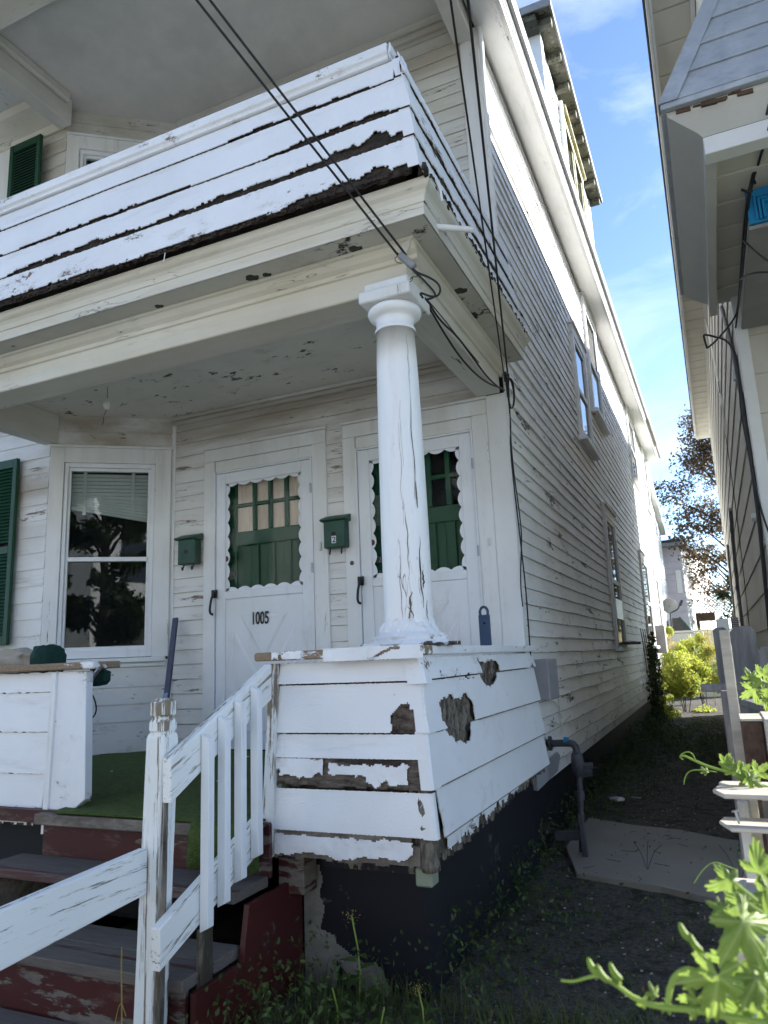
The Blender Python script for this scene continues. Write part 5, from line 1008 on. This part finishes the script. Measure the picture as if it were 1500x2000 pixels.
# weeds along the foundation and in the alley
def wpos():
    while True:
        y=rnd.uniform(1.3,13); x=rnd.uniform(-1.6,.3)
        if y<2.7: d=abs(y-2.2)*.5 if x<-1.1 else .35+.3*(x+1)
        else: d=x+1.08
        pw=math.exp(-max(0,d)*6)+.22*max(0,nz(x*1.6,y*1.1,3)-.05)+(.5 if y>8.5 and nz(x*2,y,1)>-.1 else 0)
        if (x<-1.1 and y>2.7) or (-1.02+.2*0<x<-.1 and 4.15<y<5.6): continue
        if rnd.random()<pw: return x,y
def wl():
    x,y=wpos(); h_=.10*math.exp(-max(0,(x+1.05))*3)+.02; return(x,y,gh(x,y)+rnd.random()**1.5*(h_*2.2+(.06 if y>9 else 0)))
tag(leaves('ground_weeds',15000,wl,.013,M_weed,kind='stuff',up=.3),'low leafy weeds along the dark foundation and alley','weeds')
def grass(n,cf,h0,h1,mat,name,lab):
    vs=[];fs=[]
    for _ in range(n):
        x,y=cf(); z=gh(x,y); h_=rnd.uniform(h0,h1); a=rnd.random()*6.28; l=rnd.uniform(.2,1.1)*h_; w_=rnd.uniform(.0012,.003); b=len(vs); dx,dy=math.cos(a),math.sin(a)
        for t in(0,.4,.75,1): 
            ww=w_*(1-t*.9); px_,py_=x+dx*l*t*t,y+dy*l*t*t; vs+=[(px_-dy*ww,py_+dx*ww,z+h_*(t-.25*t*t)),(px_+dy*ww,py_-dx*ww,z+h_*(t-.25*t*t))]
        fs+=[(b,b+1,b+3,b+2),(b+2,b+3,b+5,b+4),(b+4,b+5,b+7,b+6)]
    tag(ob(name,M().add(vs,fs),mat,None,kind='stuff'),lab,'grass')
def gpos():
    while True:
        x,y=rnd.uniform(-1.62,-.3),rnd.uniform(1.5,2.72)
        if rnd.random()<.35+.65*(nz(x*4,y*4,2)>0): return x,y
grass(3600,gpos,.05,.17,M_grass,'grass','ragged grass at the foot of the porch foundation')
grass(1500,lambda:(rnd.uniform(-1.08,-.05),rnd.choice([rnd.uniform(2.6,4.1),rnd.uniform(5.7,12)])),.03,.08,M_weed,'alley_grass','thin grass in the shaded alley')
def weedplant(x,y,h_,label,fl_=False,n=7):
    t=thing('weed_plant',label,'weed',(x,y,gh(x,y))); z=gh(x,y); top=(x+rnd.uniform(-.03,.03),y,z+h_); m=M().tube([(x,y,z),(x+.01,y,z+h_*.5),top],.003,5,1); ob('stem',m,M_vstem,t)
    vs=[];fs=[]
    for i in range(n):
        a=i*2.4; zz=z+h_*(.15+.6*i/n); sz=.05*(1-.5*i/n); d=Vector((math.cos(a),math.sin(a),.25)); q=Vector((-math.sin(a),math.cos(a),0)); c=Vector((x,y,zz)); b=len(vs)
        vs+=[tuple(c),tuple(c+d*sz+q*sz*.5),tuple(c+d*sz*2.2-Vector((0,0,sz*.5))),tuple(c+d*sz-q*sz*.5)]; fs.append((b,b+1,b+2,b+3))
    ob('leaf_cluster',M().add(vs,fs),M_weed,t)
    if fl_: leaves('flower_head',60,lambda:(top[0]+rnd.gauss(0,.013),top[1]+rnd.gauss(0,.013),top[2]+rnd.gauss(0,.012)),.004,M_gold,t)
p=at(700,1905,Y=2.6); weedplant(p.x,2.6,.30,'tall weed with yellow flower head in front of the navy foundation',True)
p=at(822,1960,Y=2.45); weedplant(p.x,2.45,.16,'short weed with pale flower tip below the foundation corner',True,5)
p=at(655,1940,Y=2.4); weedplant(p.x,2.4,.14,'broad leaved weed in the grass left of the foundation corner',False,9)
p=at(735,1950,Y=2.35); weedplant(p.x,2.35,.13,'broad leaved weed in the grass right of the tall flowering weed',False,9)
t=ob('dry_stalk',M().tube([at(238,2010,Y=1.7),at(237,1880,Y=1.72),at(238,1850,Y=1.72)],.002,5).tube([at(222,2010,Y=1.7),at(235,1950,Y=1.7),at(246,1985,Y=1.7)],.0012,5,2),M_gold,None); tag(t,'dry tan grass stalk in front of the steps, left of the newel post','stalk')
# small litter in the alley
m=M()
for i in range(420):
    x,y=rnd.uniform(-1.0,.2),rnd.uniform(2.0,8)
    z=gh(x,y)+.006; a=rnd.uniform(.002,.007)
    if -.9<x<-.1 and 4.15<y<5.6 : continue
    m.hexa([(x-a,y-a,z-a*.4),(x+a,y-a*.5,z-a*.4),(x+a,y+a,z-a*.4),(x-a*.6,y+a,z-a*.4),(x-a*.7,y-a*.6,z+a*.5),(x+a*.8,y-a*.5,z+a*.4),(x+a*.7,y+a*.6,z+a*.5),(x-a*.6,y+a*.7,z+a*.4)])
tag(ob('gravel_chips',m,rough('pale_chips',(.16,.15,.14),(.4,.39,.37),90),None,kind='stuff'),'small pale stone chips scattered in the alley','gravel')
for i,(px,py,l,lab) in enumerate(((1208,1563,.05,'white crumpled can on the dark alley ground beyond the slab'),(1245,1560,.05,'small pale stick on the alley ground beyond the slab'))):
    c=at(px,py,Z=G0+.03); t=ob('litter_piece',M().beam(c+Vector((-.05,.06,0)),c+Vector((.03,-.07,.02)),.07 if i==0 else .015,.03 if i==0 else .01),M_paper if i==0 else M_oldx,None,bev=.008 if i==0 else 0); tag(t,lab,'litter')
# ------------------------------------------------------------------ creeper on the far part of the wall, bushes
cr_=thing('wall_creeper','dark creeper climbing the side wall below the far window','creeper',(-1.05,12.5,G0))
def cpos():
    y=13.0+rnd.gauss(0,.55); return (-1.04+rnd.random()*.08,y,-1.2+rnd.random()**1.3*(1.5-abs(y-13)*.6))
leaves('foliage',1500,cpos,.035,M_grnl,cr_,.6); m=M()
for i in range(5): y=12.3+i*.35; m.tube([(-1.06,y,-1.2),(-1.065,y+.1,-.6),(-1.06,y-.1,-.1),(-1.065,y-.3,.3)],.006,4,1)
ob('stem',m,M_trunk,cr_)
def bush(name,label,cat,c,r,n,sz,mat,mat2=None,group=None,stems=5):
    t=thing(name,label,cat,(c[0],c[1],G0),group); cl=[(rnd.gauss(0,.42),rnd.gauss(0,.42),rnd.gauss(0,.42),rnd.uniform(.12,.30)) for _ in range(44)]
    def f():
        q=rnd.choice(cl); d=Vector((rnd.gauss(0,1),rnd.gauss(0,1),rnd.gauss(0,1))).normalized()*q[3]*rnd.random()**.4
        return (c[0]+(q[0]+d.x)*r[0],c[1]+(q[1]+d.y)*r[1],max(G0+.02,c[2]+(q[2]+d.z)*r[2]))
    leaves('foliage',n,f,sz,mat,t)
    m=M()
    for i in range(stems): a=rnd.uniform(-.3,.3)*r[0]; m.tube([(c[0]+a*.3,c[1],G0),(c[0]+a,c[1]+rnd.uniform(-.2,.2),c[2]),(c[0]+a*2,c[1],c[2]+r[2]*.4)],.008,5,1)
    ob('stem',m,M_trunk,t); return t
bush('green_bush','sunlit yellow green bush at the end of the alley, beside the white house corner','bush',(-.72,15.5,-.55),(.75,1.2,.75),15000,.030,M_bush)
bush('green_bush','tall leafy bush in front of the tan fence at the end of the alley','bush',(-.40,17.4,-.25),(.60,.8,.66),11000,.030,M_bush)
bush('green_bush','low bush creeping along the foot of the wall at the edge of the sunlit strip','bush',(-1.05,14.3,-.95),(.45,1.3,.40),7000,.024,M_bush)
for x,y,h_,lab in((-.98,16.2,1.45,'leftmost feathery goldenrod plume by the far house corner'),(-.88,17.2,1.30,'second feathery goldenrod plume from the left'),(-.20,17.0,1.55,'tall feathery plume leaning right above the bush')):
    t=thing('goldenrod_plant',lab,'plant',(x,y,G0),'feathery plumes at the end of the alley'); ob('stem',M().tube([(x,y,G0),(x+.03,y,G0+h_)],.006,5),M_vstem,t)
    leaves('plume',900,lambda:(x+rnd.gauss(0,.07),y+rnd.gauss(0,.07),G0+h_*(.55+.48*rnd.random())),.022,M_gold,t,.25,up=1.5)
# ------------------------------------------------------------------ background
vf=thing('vinyl_fence','plain tan vinyl privacy fence closing the end of the alley','fence',(-1,20,G0))
for i in range(14): x=-3.6+i*.30; ob('panel',M().box(x,x+.292,20,20.04,G0,.34),M_fence,vf)
ob('rail',M().box(-3.6,.6,19.97,20.07,.345,.40),M_fence,vf,bev=.01)
bh=thing('lilac_house','pale lilac sided house with white eave seen beyond the tan fence','house',(-2,26,G0))
xb=at(1331,1100,Y=24).x; zt=at(1331,1067,Y=24).z
w_=ob('front_wall',M().box(-5,xb,24,24.01,G0,zt),M_bgwall,bh); w2=ob('side_wall',M().prism([(xb,24.02,G0),(xb,24.02,zt),(xb+.75,30,zt),(xb+.75,30,G0)],(-4,0,0)),M_bgwhite,bh)
z=G0
while z<zt-.1: ob('clapboard',M().hexa([(-5,23.96,z),(xb+.02,23.96,z),(xb+.02,24,z),(-5,24,z),(-5,23.99,z+.2),(xb+.02,23.99,z+.2),(xb+.02,24,z+.2),(-5,24,z+.2)]),M_bgwall,w_); z+=.19
z=G0
while z<zt-.1: clap('clapboard',M_bgwhite,w2,(xb,24.02),(xb+.75,30),z,z+.19,(.99,-.12),t=.03,seg=3); z+=.19
ob('eave',M().box(-5.2,xb+.06,23.7,24.4,zt,zt+.12).prism([(xb-.1,24,zt),(xb+.1,23.8,zt),(xb+.9,30,zt),(xb-.1,30,zt)],(0,0,.14)),M_gutter,bh,bev=.02); ob('roof',M().box(-5.3,xb+.05,23.7,30,zt+.125,zt+.2),M_roof,bh)
ob('window',M().box(xb-.20,xb-.05,23.93,23.96,1.6,2.3),M_bgwhite,bh)
ds=thing('satellite_dish','grey satellite dish on a short arm in front of the lilac house','satellite dish',tuple(at(1310,1230,Y=20.5)))
c=at(1307,1183,Y=20.4); m=M(); vs=[];fs=[]
for i in range(6):
    for k in range(24):
        r_=.18*i/5; t=2*math.pi*k/24; vs.append((c.x+r_*math.cos(t),c.y+.05*(1-(i/5)**2),c.z+r_*math.sin(t)*1.1))
for i in range(5):
    for k in range(24): fs.append((i*24+k,i*24+(k+1)%24,(i+1)*24+(k+1)%24,(i+1)*24+k))
ob('dish',M().add(vs,fs),M_grayp,ds,smooth=True,solid=.01); ob('arm',M().tube([(c.x,c.y,c.z-.2),(c.x+.2,c.y-.3,c.z-.12),(c.x+.30,c.y-.35,c.z+.02)],.02,6),M_blackm,ds); ob('horn',M().tube([(c.x+.28,c.y-.35,c.z-.02),(c.x+.33,c.y-.3,c.z+.09)],.04,8),M_blackm,ds); ob('mast',M().tube([(c.x,c.y+.06,c.z),(c.x,c.y+.08,c.z-.6)],.02,6),M_blackm,ds)
gr=thing('garden_shed','small dark roofed shed with a green gable edge behind the fence','shed',tuple(at(1330,1240,Y=21)))
a=at(1308,1208,Y=21); b=at(1352,1236,Y=21); ob('roof',M().prism([(a.x,21,b.z),(a.x,21,a.z),(b.x-.25,21,a.z),(b.x,21,b.z)],(0,1,0)),M_roof,gr); ob('gable_edge',M().beam((b.x-.27,20.97,a.z+.02),(b.x+.02,20.97,b.z),.05,.05),M_green,gr); ob('wall',M().box(a.x,b.x-.05,21.05,21.9,G0,b.z),M_bgwall,gr)
lt=thing('lattice_pergola','white diagonal lattice above a brown board, right of the lilac house','lattice',tuple(at(1380,1230,Y=25)))
m=M(); a=at(1358,1172,Y=25); b=at(1418,1196,Y=25); k=0
x=a.x-.6
while x<b.x+.6:
    for sg in(-1,1):
        p=Vector((x,25+sg*.02,b.z)); q=Vector((x+sg*(a.z-b.z),25+sg*.02,a.z))
        if min(p.x,q.x)>a.x-.02 : ob('lath',M().beam(p,q,.03,.02,(0,-1,0)),M_bgwhite,lt)
    x+=.105
a=at(1358,1198,Y=25); b=at(1398,1212,Y=25); ob('brown_board',M().box(a.x,b.x,24.9,24.97,b.z,a.z),M_brown,lt); ob('post',M().box(a.x,a.x+.1,25.05,25.15,G0,b.z+.1),M_trunk,lt); ob('post',M().box(b.x+.1,b.x+.2,25.05,25.15,G0,b.z+.1),M_trunk,lt)
def tree(name,label,c,zr,rx,ry,n,sz,mat,tr=.12,group=None,nc=60,frac=.30):
    t=thing(name,label,'tree',(c[0],c[1],G0),group); z0,z1=zr; cl=[]
    for _ in range(nc):
        u=rnd.random(); a=rnd.random()*6.28; rr=(.35+.65*math.sin(math.pi*min(1,u*1.05+.08))**.8)*rnd.random()**.45
        cl.append((c[0]+rx*rr*math.cos(a),c[1]+ry*rr*math.sin(a),z0+(z1-z0)*u,rnd.uniform(.5,1.15)))
    def f():
        q=rnd.choice(cl); d=Vector((rnd.gauss(0,1),rnd.gauss(0,1),rnd.gauss(0,.55))); d=d.normalized()*q[3]*rx*frac*rnd.random()**.42; return (q[0]+d.x,q[1]+d.y,q[2]+d.z)
    leaves('crown',n,f,sz,mat,t); m=M().tube([(c[0],c[1],G0),(c[0]+.1,c[1],z0+.3),(c[0],c[1],(z0+z1)/2),(c[0],c[1],z1*.92)],lambda q:tr*(1-q*.85),8,1); ob('trunk',m,M_trunk,t)
    m=M()
    for q in cl[:34]: zz=max(z0*.6,q[2]-rx*.5); m.tube([(c[0],c[1],zz),((c[0]+q[0])/2,(c[1]+q[1])/2,(zz+q[2])/2+.15),(q[0],q[1],q[2])],lambda k_:tr*.22*(1-k_*.8),5)
    ob('limb',m,M_trunk,t); return t
tree('copper_tree','copper brown leaved tree rising between the two houses beyond the lilac house',(.7,24.6,0),(1.6,7.2),2.0,1.9,21000,.055,M_redl,.16,nc=130)
tree('green_tree','small dark green tree under the copper tree by the lattice',(.75,24.0,0),(.3,2.0),.75,.7,2500,.055,M_grnl,.08,nc=30)
# across the street, behind the camera: trees and pole the windows mirror, houses added to bounce light
for i,(x,wd,hh,cm) in enumerate(((-22,9,8,(.66,.68,.70)),(-11,9,9,(.74,.75,.76)),(0,8.5,8.5,(.68,.70,.72)),(11,9,9,(.74,.75,.76)),(23,10,8,(.66,.68,.70)))):
    t=thing('added_street_house',('far left','second from the left','middle','second from the right','far right')[i]+' pale sunlit house across the road, unseen, added to bounce light','house',(x,-17,G0),'added unseen pale houses across the road')
    mt=rough('added_pale_siding',cm,mul(cm,1.08),2,bump=.05); ob('wall',M().box(x-wd/2,x+wd/2,-24,-15,G0,hh),mt,t); ob('roof',M().prism([(x-wd/2-.4,-15-.0,hh),(x+wd/2+.4,-15,hh),(x,-15,hh+2.6)],(0,-9,0)),M_roof,t)
    for k in range(3):
        for zz in(.2,3.2,6): ob('window',M().box(x-wd/2+1.2+k*2.6,x-wd/2+2.2+k*2.6,-14.99,-14.95,zz,zz+1.6),M_pane,t)
for i,(x,y,h_,r_) in enumerate(((-16.5,-12,8,2.4),(-6.5,-12.5,7,2.4),(5.5,-12.5,7,1.9),(16,-12,8,2.2),(-27,-12,8,2.6))):
    tree('street_tree',('leftmost','second','third','fourth','far left')[i]+' dark green street tree across the road, mirrored in the panes',(x,y,0),(1,h_),r_,r_*.8,9000,.15,M_grnl,.3,'street trees across the road',50)
up_=ob('utility_pole',M().tube([(-4.9,-3.6,G0),(-4.9,-3.6,8)],.16,12).beam((-6,-3.6,7.2),(-3.8,-3.6,7.2),.1,.12),M_oldw,None); tag(up_,'grey wooden utility pole on the kerb across the pavement','utility pole')

# dead leaves and grit
M_dead=leafm('dead_leaf',(.16,.10,.045),(.30,.20,.09),.2,6)
def dpos():
    while True:
        x,y=rnd.uniform(-1.55,.3),rnd.uniform(1.6,9)
        if not(x<-1.02 and y>2.6): return (x,y,gh(x,y)+.012+(.02 if (-.92<x<-.05 and 4.1<y<5.7) else 0))
tag(leaves('fallen_leaves',420,dpos,.012,M_dead,kind='stuff'),'small fallen tan leaves over the alley dirt and slab','leaves')
part('turf_litter',M_bgwhite,(lambda m:[m.box(x,x+rnd.uniform(.006,.02),y,y+.006,-.592,-.588) for x,y in [(rnd.uniform(-3.4,-1.8),rnd.uniform(2.6,4.4)) for _ in range(26)]] and m)(M()),kind='stuff')
m=M()
for i in range(12):
    c=Vector((rnd.uniform(-.85,-.15),rnd.uniform(4.2,5.5),G0+.03)); a=rnd.random()*6.3; m.tube([c,c+Vector((math.cos(a)*.04,math.sin(a)*.04,.004)),c+Vector((math.cos(a+.4)*.09,math.sin(a+.4)*.09,.0))],.0013,4)
tag(ob('twigs',m,M_trunk,None,kind='stuff'),'thin dry twigs lying on the concrete slab','twigs')
for px,py,h_ in ((1265,1700,.16),(1445,1725,.2),(1475,1700,.17)):
    c=at(px,py,Z=G0+.02); t=thing('slab_weed',{1265:'thin dark forked weed at the near edge of the slab, left one',1445:'thin dark weed by the right corner of the slab',1475:'thin dark weed on the slab nearest the slatted fence'}[px],'weed',tuple(c))
    m=M()
    for a in (-.35,.1,.5): m.tube([c,c+Vector((a*h_*.5,0,h_*.6)),c+Vector((a*h_*1.1,.01,h_*(1-.3*abs(a))))],.0014,4,1)
    ob('stem',m,M_grnl,t); leaves('leaf_cluster',9,lambda:(c.x+rnd.uniform(-.4,.5)*h_,c.y,c.z+h_*rnd.uniform(.5,.9)),.010,M_weed,t)
